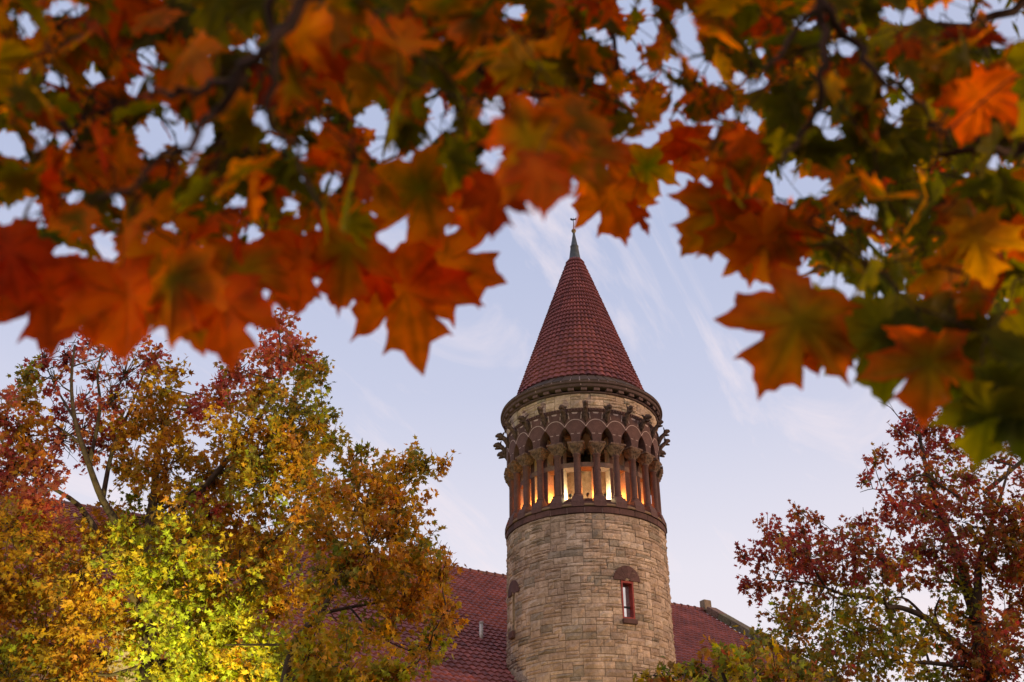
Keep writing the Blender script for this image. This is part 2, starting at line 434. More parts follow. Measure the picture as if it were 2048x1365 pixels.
# floor of the arcade and its sill ledges
m = MB(); m.lathe([(2.98, 11.578), (2.98, 11.74), (2.92, 11.80), (2.3, 11.80), (2.3, 11.578)], 96, BR); m.build('arcade_floor', M_BROWN, tower)
NB = 24; PH0 = R(-4.4); BAY = 2*math.pi/NB
m = MB(); pr = [(2.9, 11.60), (3.075, 11.60), (3.09, 11.63), (3.06, 11.69), (2.9, 11.72)]
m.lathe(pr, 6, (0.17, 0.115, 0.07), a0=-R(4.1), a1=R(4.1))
for s in (-1, 1): m.add([cyl(s*R(4.1), r, z) for r, z in pr], [(0, 1, 2, 3, 4)], (0.17, 0.115, 0.07))
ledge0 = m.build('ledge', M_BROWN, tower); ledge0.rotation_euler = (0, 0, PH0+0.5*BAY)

# ---- columns
CR = 2.80
def make_column():
    o = None
    m = MB(); m.lathe([(0.122, 12.12), (0.127, 12.14), (0.124, 13.0), (0.118, 13.56), (0.145, 13.575), (0.15, 13.60), (0.14, 13.625), (0.12, 13.63)], 18, BRP, origin=(0, -CR, 0))
    o = m.build('column', M_BROWN, tower, True)
    m = MB(); m.lathe([(0.19, 11.985), (0.195, 12.02), (0.185, 12.05), (0.15, 12.065), (0.145, 12.085), (0.165, 12.10), (0.16, 12.13), (0.125, 12.145)], 18, BRP, origin=(0, -CR, 0))
    m.build('column_base', M_BROWN, o, True)
    m = MB(); vs = []
    for z, w, d0, d1 in ((11.58, 0.23, -0.25, 0.285), (11.78, 0.225, -0.25, 0.275), (11.90, 0.205, -0.23, 0.23), (11.985, 0.195, -0.2, 0.2)):
        for x, y in ((-w, d0), (w, d0), (w, d1), (-w, d1)): vs.append((x, -CR-y, z))
    fs = [(0, 1, 2, 3), (15, 14, 13, 12)]
    for l in range(3):
        for i in range(4): fs.append((l*4+i, l*4+4+i, l*4+4+(i+1) % 4, l*4+(i+1) % 4))
    m.add(vs, fs, BRP); m.build('plinth', M_BROWN, o)
    # carved bell capital: round at the necking, square under the abacus, with rows of leaves
    m = MB(); vs = []; fs = []; n = 24; lv = ((13.62, 0.125, 0.0), (13.70, 0.155, 0.15), (13.78, 0.20, 0.4), (13.86, 0.265, 0.65), (13.93, 0.295, 0.85), (13.945, 0.29, 0.9))
    for li, (z, r, sq) in enumerate(lv):
        for i in range(n):
            a = 2*math.pi*i/n; s = max(abs(math.cos(a)), abs(math.sin(a)))
            rr = r*((1-sq)+sq*min(1/s, 1.25)) + (0.02*(1 if (i+li) % 3 == 0 else -0.6) if 0 < li < 5 else 0)
            vs.append((rr*math.sin(a), -CR-rr*math.cos(a), z))
    for l in range(len(lv)-1):
        for i in range(n): fs.append((l*n+i, l*n+(i+1) % n, l*n+n+(i+1) % n, l*n+n+i))
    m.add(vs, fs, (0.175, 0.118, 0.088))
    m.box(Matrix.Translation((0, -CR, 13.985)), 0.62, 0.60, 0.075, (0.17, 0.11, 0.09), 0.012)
    for q in range(4):                                # curled corner leaves
        T = Matrix.Translation((0, -CR, 0)) @ Matrix.Rotation(R(45+90*q), 4, 'Z')
        m.tube([T @ Vector((0.13, 0, 13.66)), T @ Vector((0.22, 0, 13.78)), T @ Vector((0.30, 0, 13.90)), T @ Vector((0.33, 0, 13.935)), T @ Vector((0.31, 0, 13.90))], [0.03, 0.045, 0.05, 0.04, 0.02], 6, (0.175, 0.118, 0.088))
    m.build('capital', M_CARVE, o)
    return o
def copy_part(src, rz):
    c = src.copy(); COL.objects.link(c); c.parent = src.parent; c.rotation_euler = (0, 0, rz)
    for ch in list(src.children):
        d = ch.copy(); COL.objects.link(d); d.parent = c
    return c
for k in range(1, NB): copy_part(ledge0, PH0+(k+0.5)*BAY)
col0 = make_column(); col0.rotation_euler = (0, 0, PH0)
for k in range(1, NB): copy_part(col0, PH0+k*BAY)

# ---- arcade wall with pointed arches (each spandrel stone stands on its column)
AR0, AR1 = 2.62, 3.0; SPR = 14.03; HW = 0.235; RAD = 0.70; ZT = 14.93
def arch_z(x):                                        # x = distance from the middle of the bay
    x = abs(x)
    if x >= HW: return None
    return 14.10+math.sqrt(max(RAD*RAD-(x+RAD-HW)**2, 0))
def spandrel():
    m = MB(); half = BAY/2; xs = []
    wid = half*AR1
    edge = wid-HW
    offs = [-edge+2*edge*i/6 for i in range(7)]
    side = [edge+1e-4] + [edge+(wid-edge)*i/9 for i in range(1, 10)]
    offs = [-s for s in side[::-1]]+offs+side
    g = 0.006
    top = [ZT-0.012 for o in offs]
    vs = []; fs = []
    for o in offs:
        o2 = max(min(o, wid-g), -wid+g)
        z = arch_z(wid-abs(o)) if abs(o) > edge else SPR
        if z is None: z = 14.10
        for r in (AR0, AR1):
            vs.append(cyl(o2/AR1, r, z)); 
        for r in (AR0, AR1):
            vs.append(cyl(o2/AR1, r, ZT))
    for i in range(len(offs)-1):
        a, b = i*4, i*4+4
        fs += [(a+1, b+1, b+3, a+3), (b, a, a+2, b+2), (a, b, b+1, a+1), (a+2, a+3, b+3, b+2)]
    n = (len(offs)-1)*4
    fs += [(0, 1, 3, 2), (n+1, n, n+2, n+3)]
    m.add(vs, fs, BRP)
    o = m.build('arch_stone', M_BROWN, tower)
    # pale mortar joints round the mushroom-shaped stone
    j = MB(); r = AR1+0.004; jw = 0.026
    def strip(pts):
        vs = []; fs = []
        P = [Vector((a, z)) for a, z in pts]
        for i, p in enumerate(P):
            t = P[min(i+1, len(P)-1)]-P[max(i-1, 0)]; t.normalize(); nn = Vector((-t.y, t.x))*jw/2
            for s in (-1, 1):
                q = p+nn*s; vs += [cyl(q.x/AR1, r, q.y), cyl(q.x/AR1, r-0.03, q.y)]
        for i in range(len(P)-1):
            a = i*4; b = a+4
            fs += [(a, b, b+2, a+2), (a+1, a, b, b+1), (a+2, a+3, b+3, b+2)]
        j.add(vs, fs)
    apex = arch_z(0)
    strip([(wid*(i/12-1)*0.995, ZT-0.02-(ZT-0.03-apex)*abs(i/12-1)**2.4) for i in range(25)])
    strip([(-edge+0.02, 14.34), (edge-0.02, 14.34)]) if False else strip([(-edge-0.012, 14.36), (edge+0.012, 14.36)])
    j.build('joint', M_JOINT, o)
    return o
s0 = spandrel(); s0.rotation_euler = (0, 0, PH0)
for k in range(1, NB): copy_part(s0, PH0+k*BAY)

# ---- second tier: wedge blocks over the columns, gargoyle seats between them
m = MB(); jm = MB()
for k in range(NB):
    a = PH0+k*BAY; w0, w1 = 0.20, 0.235
    def blk(x0, x1, x2, x3, r, z0, z1, col):
        vs = []
        for rr in (2.7, r):
            for xb, z in ((x0, z0), ((x0+x1)/2, z0+0.0), (x1, z0), (x3, z1), ((x2+x3)/2, z1), (x2, z1)): vs.append(cyl(a+xb/3.0, rr, z))
        fs = [(6, 7, 8, 9, 10, 11)]+[(i, (i+1) % 6, 6+(i+1) % 6, 6+i) for i in range(6)]
        m.add(vs, fs, col)
    f = 0.85+0.3*rng.random()
    blk(-w0, w0, -w1, w1, 3.005, ZT, 15.205, tuple(c*f for c in BRP))
    for s in (-1, 1):
        f = 0.85+0.25*rng.random()
        e = BAY/2*3.0
        if s > 0: blk(w0+0.036, e, w1+0.036, e, 3.006, ZT, 15.205, tuple(c*f for c in BR))
        else: blk(-e, -w0-0.036, -e, -w1-0.036, 3.006, ZT, 15.205, tuple(c*f for c in BR))
m.build('wedge_course', M_BROWN, tower)
m = MB(); m.lathe([(2.7, ZT+0.002), (2.999, ZT+0.002), (2.999, 15.2), (2.7, 15.2)], 120); m.build('wedge_joint', M_JOINT, tower)
m = MB(); m.lathe([(2.7, 15.208), (3.0, 15.208), (3.015, 15.22), (3.015, 15.238), (2.99, 15.245), (2.99, 15.315), (3.02, 15.32), (3.02, 15.345), (2.95, 15.36), (2.7, 15.36)], 120, BR)
for k in range(168):
    a = 2*math.pi*k/168
    m.box(frame_at(a, 3.005, 15.28), 0.055, 0.06, 0.066, BRP, 0.0)
m.build('billet_course', M_BROWN, tower)
m = MB(); ashlar(m, 2.965, 15.365, 5, 0.118, 150, [], rng); m.build('frieze', M_LIME, tower)
m = MB(); m.lathe([(2.94, 15.36), (2.94, 15.96)], 96); m.build('frieze_mortar', M_MORTAR, tower)

# ---- gargoyles
def gargoyle(variant):
    m = MB(); c = (0.10, 0.066, 0.060)
    if variant == 0:
        m.tube([(0, -2.98, 14.80), (0, -3.02, 14.90), (0, -3.06, 15.02), (0, -3.15, 15.14), (0, -3.30, 15.24), (0, -3.40, 15.31)], [0.03, 0.07, 0.095, 0.095, 0.085, 0.09], 10, c)
        m.tube([(0, -3.34, 15.30), (0, -3.44, 15.36), (0, -3.56, 15.37), (0, -3.62, 15.35)], [0.10, 0.095, 0.07, 0.03], 10, c)
        m.tube([(0, -3.34, 15.24), (0, -3.45, 15.22), (0, -3.57, 15.20)], [0.07, 0.05, 0.025], 8, c)
        for s in (-1, 1):
            m.tube([(s*0.06, -3.36, 15.36), (s*0.085, -3.33, 15.46), (s*0.09, -3.30, 15.53)], [0.035, 0.028, 0.006], 6, c)
            m.tube([(s*0.05, -3.46, 15.405), (s*0.055, -3.49, 15.41)], [0.03, 0.018], 6, c)
    else:
        m.tube([(0, -2.98, 14.80), (0, -3.03, 14.90), (0, -3.08, 15.02), (0, -3.18, 15.14), (0, -3.33, 15.20)], [0.03, 0.075, 0.10, 0.105, 0.10], 10, c)
        m.tube([(0, -3.28, 15.21), (0, -3.40, 15.27), (0, -3.55, 15.25), (0, -3.66, 15.21)], [0.11, 0.11, 0.085, 0.04], 10, c)
        m.tube([(0, -3.32, 15.15), (0, -3.46, 15.12), (0, -3.58, 15.09)], [0.08, 0.06, 0.03], 8, c)
        for s in (-1, 1):
            m.tube([(s*0.08, -3.30, 15.26), (s*0.13, -3.26, 15.32), (s*0.15, -3.22, 15.36)], [0.05, 0.04, 0.01], 6, c)
        for q in range(4):
            m.tube([(0, -3.10-q*0.06, 15.02+q*0.07), (0, -3.08-q*0.06, 15.15+q*0.06)], [0.035, 0.01], 5, c)
    for s in (-1, 1):                                 # folded wings against the wall
        m.tube([(s*0.07, -3.03, 15.14), (s*0.13, -3.02, 15.08), (s*0.11, -3.01, 14.96)], [0.025, 0.035, 0.01], 6, c)
    m.v = [(x, y if y > -3.1 else -3.1+(y+3.1)*0.76, z) for x, y, z in m.v]
    o = m.build('gargoyle', M_CARVE, tower, True)
    return o
ga = gargoyle(0); gb = gargoyle(1)
ga.rotation_euler = (0, 0, PH0+0.5*BAY); gb.rotation_euler = (0, 0, PH0+1.5*BAY)
for k in range(2, NB): copy_part((ga, gb)[k % 2 if k not in (5, 18) else 1-k % 2], PH0+(k+0.5)*BAY)

# ---- cornice
m = MB()
m.lathe([(2.9, 15.95), (2.99, 15.95), (3.03, 15.965), (3.045, 15.99), (3.03, 16.015), (2.80, 16.02), (2.80, 16.135), (3.10, 16.14), (3.14, 16.15), (3.165, 16.17), (3.17, 16.185), (3.15, 16.195), (3.16, 16.27), (3.215, 16.285), (3.235, 16.31), (3.235, 16.345), (3.20, 16.36), (2.6, 16.362)], 144, (0.088, 0.057, 0.058))
co = m.build('cornice', M_BROWN, tower)
m = MB(); m.box(frame_at(0, 2.965, 16.077), 0.23, 0.31, 0.112, (0.105, 0.064, 0.062), 0.012)
br0 = m.build('bracket', M_BROWN, tower); br0.rotation_euler = (0, 0, 2*math.pi*0.3/40)
for k in range(1, 40): copy_part(br0, 2*math.pi*(k+0.3)/40)
m = MB()
for k in range(11):
    a = 2*math.pi*(k+0.02)/11
    m.box(frame_at(a, 3.11, 16.235), 0.022, 0.105, 0.07, W1)
m.build('cornice_joint', M_JOINT, co)
m = MB()                                              # sloping eave blocks below the tiles
NEB = 56
for k in range(NEB):
    a0 = 2*math.pi*k/NEB+0.007; a1 = 2*math.pi*(k+1)/NEB-0.007; f = 0.8+0.4*rng.random()
    prof = [(3.21, 16.364), (3.215, 16.41), (3.06, 16.53), (2.84, 16.69), (2.60, 16.90), (2.55, 16.90)]
    m.lathe(prof, 3, tuple(c*f for c in (0.055, 0.037, 0.03)), a0=a0, a1=a1)
    for a in (a0, a1): m.add([cyl(a, r, z) for r, z in prof]+[cyl(a, 2.55, 16.364)], [(0, 1, 2, 3, 4, 5, 6)], tuple(c*f for c in (0.055, 0.037, 0.03)))
m.build('eave_block', M_BROWN, tower)
m = MB(); m.lathe([(3.19, 16.364), (3.19, 16.40), (3.04, 16.515), (2.82, 16.67), (2.57, 16.88)], 112); m.build('eave_joint', M_JOINT, tower)

# ---- conical tile roof
def tile_cone(r0, z0, r1, z1, rows, tw_):
    V = []; Fc = []; C = []; base = 0; rg = np.random.default_rng(5)
    sl_ = np.array([r1-r0, z1-z0]); ln = np.hypot(*sl_); sl_ = sl_/ln; nr = np.array([sl_[1], -sl_[0]])
    for i in range(rows):
        t0 = i/rows; t1 = (i+1.12)/rows
        ra, za = r0+(r1-r0)*t0, z0+(z1-z0)*t0
        rb, zb = r0+(r1-r0)*min(t1, 1), z0+(z1-z0)*min(t1, 1)
        n = (64 if i < 22 else 40 if i < 27 else 24); K = 6; off = 0.0
        a = (np.arange(n*K)/K+off)*2*np.pi/n
        ph = (np.arange(n*K) % K)/K
        wave = 0.052*np.sqrt(np.clip(np.sin(np.pi*np.clip(ph*1.3, 0, 1)), 0, 1))      # barrel, then a flat pan
        jit = np.repeat(rg.uniform(-0.006, 0.010, n), K)
        lo = 0.072+wave+jit*0.6; hi = 0.006+wave*0.9
        def ringv(r, z, h, ang=a):
            rr = r+h*nr[0]; zz = z+h*nr[1]; return np.stack([rr*np.sin(ang), -rr*np.cos(ang), zz], 1)
        A = ringv(ra, za, lo); B = ringv(rb, zb, hi); D = ringv(ra, za, np.full(n*K, -0.02))
        tc = rg.uniform(0.93, 1.07, n)[:, None]*np.array([[0.205, 0.066, 0.068]])
        odd = rg.random(n) < 0.08; tc[odd] = tc[odd]*np.array([0.70, 0.72, 0.8]); odd = rg.random(n) < 0.03; tc[odd] = tc[odd]*np.array([1.25, 1.15, 1.0])
        tc = np.repeat(tc, K, 0)
        m_ = n*K; j = np.arange(m_); k = (j+1) % m_
        V += [A, B, D]; C += [tc, tc, tc*0.85]
        Fc.append(np.stack([base+j, base+k, base+m_+k, base+m_+j], 1)); Fc.append(np.stack([base+2*m_+j, base+2*m_+k, base+k, base+j], 1))
        base += 3*m_
    return np.concatenate(V), np.concatenate(Fc), np.concatenate(C)
V, Fc, C = tile_cone(2.60, 16.86, 0.235, 23.46, 31, 0.225)
np_mesh('tile_roof', V, Fc, C, M_TILE, tower)
m = MB(); m.lathe([(0.30, 23.38), (0.275, 23.44), (0.255, 23.5), (0.17, 24.12), (0.185, 24.135), (0.185, 24.165), (0.155, 24.18), (0.055, 24.78), (0.05, 24.84), (0.0, 24.85)], 24, W1)
fo = m.build('finial', M_LEAD, tower, True)
m = MB(); m.lathe([(0.03, 24.84), (0.06, 24.86), (0.045, 24.88), (0.085, 24.92), (0.108, 24.975), (0.085, 25.03), (0.03, 25.07), (0.0, 25.07)], 20, W1); m.build('ball', M_GOLD, fo, True)
m = MB(); m.tube([(0, 0, 25.05), (0, 0, 25.66)], [0.02, 0.014], 8); 
m.tube([(-0.13, 0, 25.57), (-0.06, 0, 25.55), (0, 0, 25.56), (0.07, 0, 25.57), (0.13, 0, 25.56)], [0.01, 0.03, 0.035, 0.025, 0.035], 7)
m.tube([(-0.13, 0, 25.60), (-0.09, 0, 25.62), (-0.05, 0, 25.57)], [0.022, 0.03, 0.02], 7)
m.tube([(0.07, 0, 25.56), (0.11, 0, 25.62), (0.15, 0, 25.65)], [0.02, 0.024, 0.006], 6)
m.build('weathervane', M_IRON, fo)

# ---- lantern chamber behind the columns
IR0, IR1 = 2.10, 2.50; IW = R(4.9); OZ0, OZ1, TZ, UZ = 12.07, 13.27, 13.45, 14.55
m = MB()
for k in range(NB):
    a = PH0+k*BAY; hw = BAY/2-IW
    for (z0, z1, c) in ((11.8, OZ1, BR), (TZ, UZ, BR)):
        pr = [(IR0, z0), (IR1, z0), (IR1, z1), (IR0, z1)]
        m.lathe(pr+[pr[0]], 2, c, a0=a-hw, a1=a+hw)
        for s in (-1, 1): m.add([cyl(a+s*hw, r, z) for r, z in pr], [(0, 1, 2, 3)], (0.55, 0.46, 0.36))  # jamb faces paler than the pier: lamp glow put into their colour
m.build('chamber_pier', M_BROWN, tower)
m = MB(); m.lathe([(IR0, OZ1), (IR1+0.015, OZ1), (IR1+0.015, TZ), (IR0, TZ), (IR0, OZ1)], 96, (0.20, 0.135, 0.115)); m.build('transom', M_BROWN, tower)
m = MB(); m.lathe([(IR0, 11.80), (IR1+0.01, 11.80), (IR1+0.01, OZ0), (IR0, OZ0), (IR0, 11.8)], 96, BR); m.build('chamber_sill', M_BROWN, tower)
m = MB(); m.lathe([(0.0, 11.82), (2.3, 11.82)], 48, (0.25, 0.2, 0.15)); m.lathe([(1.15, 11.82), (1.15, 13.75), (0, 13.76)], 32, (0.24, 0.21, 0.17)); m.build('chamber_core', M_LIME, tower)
m = MB(); m.lathe([(0.0, 14.86), (2.66, 14.86), (2.66, 14.93)], 48, W1)
for k in range(12): m.box(Matrix.Rotation(2*math.pi*k/12, 4, 'Z') @ Matrix.Translation((1.4, 0, 14.74)), 2.4, 0.12, 0.2, W1)
for k in range(6): m.box(Matrix.Rotation(2*math.pi*k/6+0.3, 4, 'Z') @ Matrix.Translation((0.9, 0, 14.2)) @ Matrix.Rotation(R(28), 4, 'Y'), 2.6, 0.1, 0.14, W1)
m.build('ceiling_timber', M_WOOD, tower)

for me in [x for x in bpy.data.meshes if x.name not in DRUM_MESHES]:
    n = len(me.vertices); a = np.empty(n*3, np.float32); me.vertices.foreach_get('co', a); a = a.reshape(-1, 3)
    k = 1+0.025*np.clip((a[:, 2]-11.35)/8, 0, 1.2)
    a[:, 0] *= k; a[:, 1] *= k; a[:, 2] = [zr(float(z)) for z in a[:, 2]]
    me.vertices.foreach_set('co', a.ravel()); me.update()
# ---- small lamps standing on the chamber sill (lit, seen in the photograph)
def lamp(k, colr, power, desc):
    a = PH0+(k+0.5)*BAY; p = tw(a, 2.44); 
    t = thing('sill_lamp', desc, 'lamp', (p.x, p.y, zr(OZ0)), TROT+a, 'lamps on the sill of the tower arcade')
    m = MB(); m.tube([(0, 0, 0), (0, 0, 0.02)], 0.06, 10); m.tube([(0, 0, 0.02), (0, 0, 0.13)], 0.015, 6)
    m.build('stand', M_IRON, t)
    m = MB(); m.lathe([(0.0, 0.10), (0.04, 0.11), (0.062, 0.15), (0.065, 0.19), (0.05, 0.23), (0.0, 0.24)], 14); m.build('lamp_head', M_IRON, t, True)
    ld = bpy.data.lights.new('lamp_light', 'POINT'); ld.energy = power; ld.color = colr; ld.shadow_soft_size = 0.05
    lo = bpy.data.objects.new('lamp_light', ld); COL.objects.link(lo); lo.parent = t; lo.location = (0, 0.14, 0.16)
ORA = (1.0, 0.28, 0.05); CRE = (1.0, 0.82, 0.44); AMB = (1.0, 0.38, 0.07)
lamp(0, ORA, 40, 'small orange lit lamp in the middle opening, between two cream lit openings')
lamp(-1, CRE, 60, 'small cream lit lamp on arcade sill, left of the orange middle opening')
lamp(1, CRE, 60, 'small cream lit lamp on arcade sill, right of the orange middle opening')
lamp(-2, ORA, 40, 'orange lit lamp on arcade sill, next left of the left cream opening')
lamp(2, ORA, 40, 'orange lit lamp on arcade sill, next right of the right cream opening')
lamp(-3, AMB, 30, 'amber lit lamp on arcade sill, second opening left of the left cream one')
lamp(3, ORA, 40, 'orange lit lamp on arcade sill, second opening right of the right cream one')
lamp(-4, ORA, 40, 'orange lit lamp on arcade sill, third opening left of the left cream one')
lamp(4, ORA, 40, 'orange lit lamp on arcade sill, third opening right of the right cream one')
lamp(-5, ORA, 40, 'orange lit lamp at the left edge of the tower arcade')

# ------------------------------------------------------------------ hall behind the tower
HZ = 16.9
RA = Vector((-18.90, 38.90, HZ)); RB = Vector((10.74, 55.03, HZ))
u = (RB-RA); u.z = 0; u.normalize()
nh = Vector((u.y, -u.x, 0))                            # towards the viewer, across the roof
SLOPE = 0.642; EAVE = 13.6
vdir = Vector((nh.x, nh.y, -SLOPE)).normalized(); sl_len = EAVE*math.sqrt(1+SLOPE*SLOPE)
nrm = u.cross(vdir); nrm = nrm if nrm.z > 0 else -nrm
START = RA-u*14; LEN = (RB-START).length
hall = thing('hall', 'long stone hall with red tiled gable roof behind the tower', 'building', (START.x, START.y, 0), math.atan2(u.y, u.x))
# local axes: x along the ridge, y away from the viewer, z up
def tile_plane(L_, rows, tw_, slopelen, z_r, sgn, seed):
    rg = np.random.default_rng(seed); n = int(L_/tw_); K = 5
    V = []; Fc = []; C = []; base = 0
    cs, sn = math.cos(math.atan(SLOPE)), math.sin(math.atan(SLOPE))
    x = (np.arange(n*K+1)/K)*tw_; ph = (np.arange(n*K+1) % K)/K
    wave = 0.05*np.sqrt(np.clip(np.sin(np.pi*np.clip(ph*1.3, 0, 1)), 0, 1))
    for i in range(rows):
        s0 = slopelen*i/rows-0.04; s1 = slopelen*(i+1)/rows
        jit = np.repeat(rg.uniform(-0.008, 0.012, n), K); jit = np.append(jit, jit[-1])
        def rowv(s, h): return np.stack([x, sgn*(-(s*cs)-h*sn), z_r-s*sn+h*cs], 1)
        A = rowv(s0, wave*0.9); B = rowv(s1, 0.055+wave+jit); D = rowv(s1, np.full(n*K+1, -0.03))
        tc = rg.uniform(0.8, 1.15, n)[:, None]*np.array([[0.225, 0.069, 0.062]])
        odd = rg.random(n) < 0.1; tc[odd] *= np.array([0.72, 0.75, 0.85])
        tc = np.repeat(tc, K, 0); tc = np.vstack([tc, tc[-1:]])
        m_ = n*K+1; j = np.arange(m_-1); k = j+1
        V += [A, B, D]; C += [tc, tc, tc*0.85]
        f1 = np.stack([base+j, base+k, base+m_+k, base+m_+j], 1); f2 = np.stack([base+m_+j, base+m_+k, base+2*m_+k, base+2*m_+j], 1)
        Fc += [f1, f2]; base += 3*m_
    return np.concatenate(V), np.concatenate(Fc), np.concatenate(C)
for sgn, seed, tww in ((1, 3, 0.27), (-1, 4, 0.54)):
    V, Fc, C = tile_plane(LEN-0.25, 40 if sgn > 0 else 20, tww, sl_len, HZ, sgn, seed)
    np_mesh('roof', V, Fc, C, M_TILE, hall)
m = MB()
k = 0; xx = 0.0
while xx < LEN-0.3:
    m.tube([(xx, 0, HZ), (xx+0.44, 0, HZ)], [0.15, 0.13], 10, tuple(c*rng.uniform(0.75, 1.1) for c in (0.20, 0.075, 0.065))); 
    m.tube([(xx, 0, HZ), (xx+0.06, 0, HZ)], [0.175, 0.175], 10, (0.17, 0.07, 0.06)); xx += 0.46
m.build('ridge_cap', M_TILE, hall)
m = MB()                                              # coping stones of the right gable, with a block at the peak
cs, sn = math.cos(math.atan(SLOPE)), math.sin(math.atan(SLOPE))
for sgn in (1, -1):
    s = 0.35; q = 0
    while s < sl_len+0.3:
        l = 1.1
        M_ = Matrix.Translation((LEN+0.02, -sgn*(s+l/2)*cs-sgn*0.16*sn, HZ-(s+l/2)*sn+0.16*cs)) @ Matrix.Rotation(sgn*math.atan(SLOPE), 4, 'X')
        m.box(M_, 0.62, l-0.02, 0.36, tuple(c*rng.uniform(0.8, 1.1) for c in (0.20, 0.155, 0.12)), 0.02); s += l
m.box(Matrix.Translation((LEN+0.02, 0, HZ+0.26)), 0.5, 0.42, 0.62, (0.24, 0.19, 0.15), 0.03)
m.build('gable_coping', M_LIME, hall)
ZE = HZ-EAVE*SLOPE
def coursed_wall(m, x0, x1, z0, z1, place, rng, topfn=None, uh=0.36):
    z = z0
    while z < z1-0.05:
        h = min(rng.choice((0.24, 0.36, 0.48)), z1-z); x = x0
        while x < x1-0.05:
            w = min(rng.uniform(0.6, 1.3), x1-x)
            if x1-(x+w) < 0.3: w = x1-x
            if topfn is None or z+h < topfn(x+w/2):
                c = stone_col(rng); d = rng.uniform(-0.01, 0.02)
                p = [(x+.01, z+.01), (x+w-.01, z+.01), (x+w-.01, z+h-.01), (x+.01, z+h-.01)]
                m.add([place(a, b, 0.0) for a, b in p]+[place(a, b, 0.04+d) for a, b in p], [(4, 5, 6, 7), (0, 1, 5, 4), (1, 2, 6, 5), (2, 3, 7, 6), (3, 0, 4, 7)], c)
            x += w
        z += h
m = MB(); m.box(Matrix.Translation((LEN/2, 0, ZE/2-0.15)), LEN-0.3, 2*EAVE-1.2, ZE-0.3, (0.2, 0.165, 0.125))
m.add([(LEN-0.16, -EAVE+0.6, ZE-0.3), (LEN-0.16, EAVE-0.6, ZE-0.3), (LEN-0.16, 0, HZ-0.15)], [(0, 1, 2)], (0.2, 0.165, 0.125))
m.add([(0.16, -EAVE+0.6, ZE-0.3), (0.16, EAVE-0.6, ZE-0.3), (0.16, 0, HZ-0.15)], [(0, 2, 1)], (0.2, 0.165, 0.125))
coursed_wall(m, 0.2, LEN-0.2, 0, ZE-0.3, lambda a, b, d: (a, -EAVE+0.6-d, b), rng)
coursed_wall(m, -EAVE+0.6, EAVE-0.6, 0, (HZ-0.2), lambda a, b, d: (LEN-0.15+d, a, b), rng, lambda a: (HZ-0.2)-abs(a)*SLOPE)
m.build('wall', M_LIME, hall)
for k in range(9):                                     # windows of the front wall
    x = 4+k*4.6
    if x > LEN-2: break
    m = MB(); T = Matrix.Translation((x, -EAVE+0.53, 2.3))
    for s in (-1, 1): m.box(T @ Matrix.Translation((s*0.62, 0, 0)), 0.12, 0.12, 2.2, W1)
    for z in (-1.04, 0.2, 1.04): m.box(T @ Matrix.Translation((0, 0, z)), 1.12, 0.116, 0.1, W1)
    f = m.build('window', M_REDWOOD, hall)
    m = MB(); m.box(T, 1.12, 0.05, 2.0); m.build('pane', M_GLASS, f)
# vent pipe on the roof slope left of the tower, and a flashing where roof and tower meet
def on_roof(px, py):
    d = ray(px, py); o = Vector((0, 0, CAMZ)); n = nrm
    t = (RA-o).dot(n)/d.dot(n); return o+d*t
inv = (Matrix.Translation((START.x, START.y, 0)) @ Matrix.Rotation(math.atan2(u.y, u.x), 4, 'Z')).inverted()
pv = inv @ on_roof(962, 1279)
m = MB(); m.tube([pv-Vector((0, 0, 0.2)), pv+Vector((0, 0, 0.62))], 0.075, 12, (0.45, 0.43, 0.42)); m.tube([pv+Vector((0, 0, 0.6)), pv+Vector((0, 0, 0.66))], 0.088, 12, (0.45, 0.43, 0.42))
m.build('vent_pipe', material('galvanised_pipe', (1, 1, 1), 0.5, metal=0.3), hall, True)
pcw = on_roof(247, 1372); pc = inv @ pcw
m = MB(); m.box(Matrix.Translation(pc+Vector((0, 0, 0.2))), 0.95, 0.7, 2.4, (0.62, 0.52, 0.36), 0.03)  # paler than the other stone: floodlit brightness put into its colour
m.box(Matrix.Translation(pc+Vector((0, 0, 1.45))), 0.8, 0.62, 0.16, (0.6, 0.5, 0.35), 0.03)
m.build('chimney', M_LIME, hall)

# ------------------------------------------------------------------ leaves
STAR = []
for i, (ang, ln) in enumerate(((-118, 0.55), (-62, 0.85), (0, 1.0), (62, 0.85), (118, 0.55))):
    STAR.append((math.sin(R(ang))*ln*0.62, 0.30+math.cos(R(ang))*ln*0.62))
SIN = []
for ang in (-90, -31, 31, 90): SIN.append((math.sin(R(ang))*0.24, 0.30+math.cos(R(ang))*0.24))
star_out = [(0.0, 0.0), STAR[0], SIN[0], STAR[1], SIN[1], STAR[2], SIN[2], STAR[3], SIN[3], STAR[4]]
STAR_V = np.array([(0.0, 0.30, 0.05)]+[(x, y, -0.10*abs(x)-0.06*y*y) for x, y in star_out], np.float32)
STAR_F = np.array([(0, 1+i, 1+(i+1) % 10) for i in range(10)], np.int32)

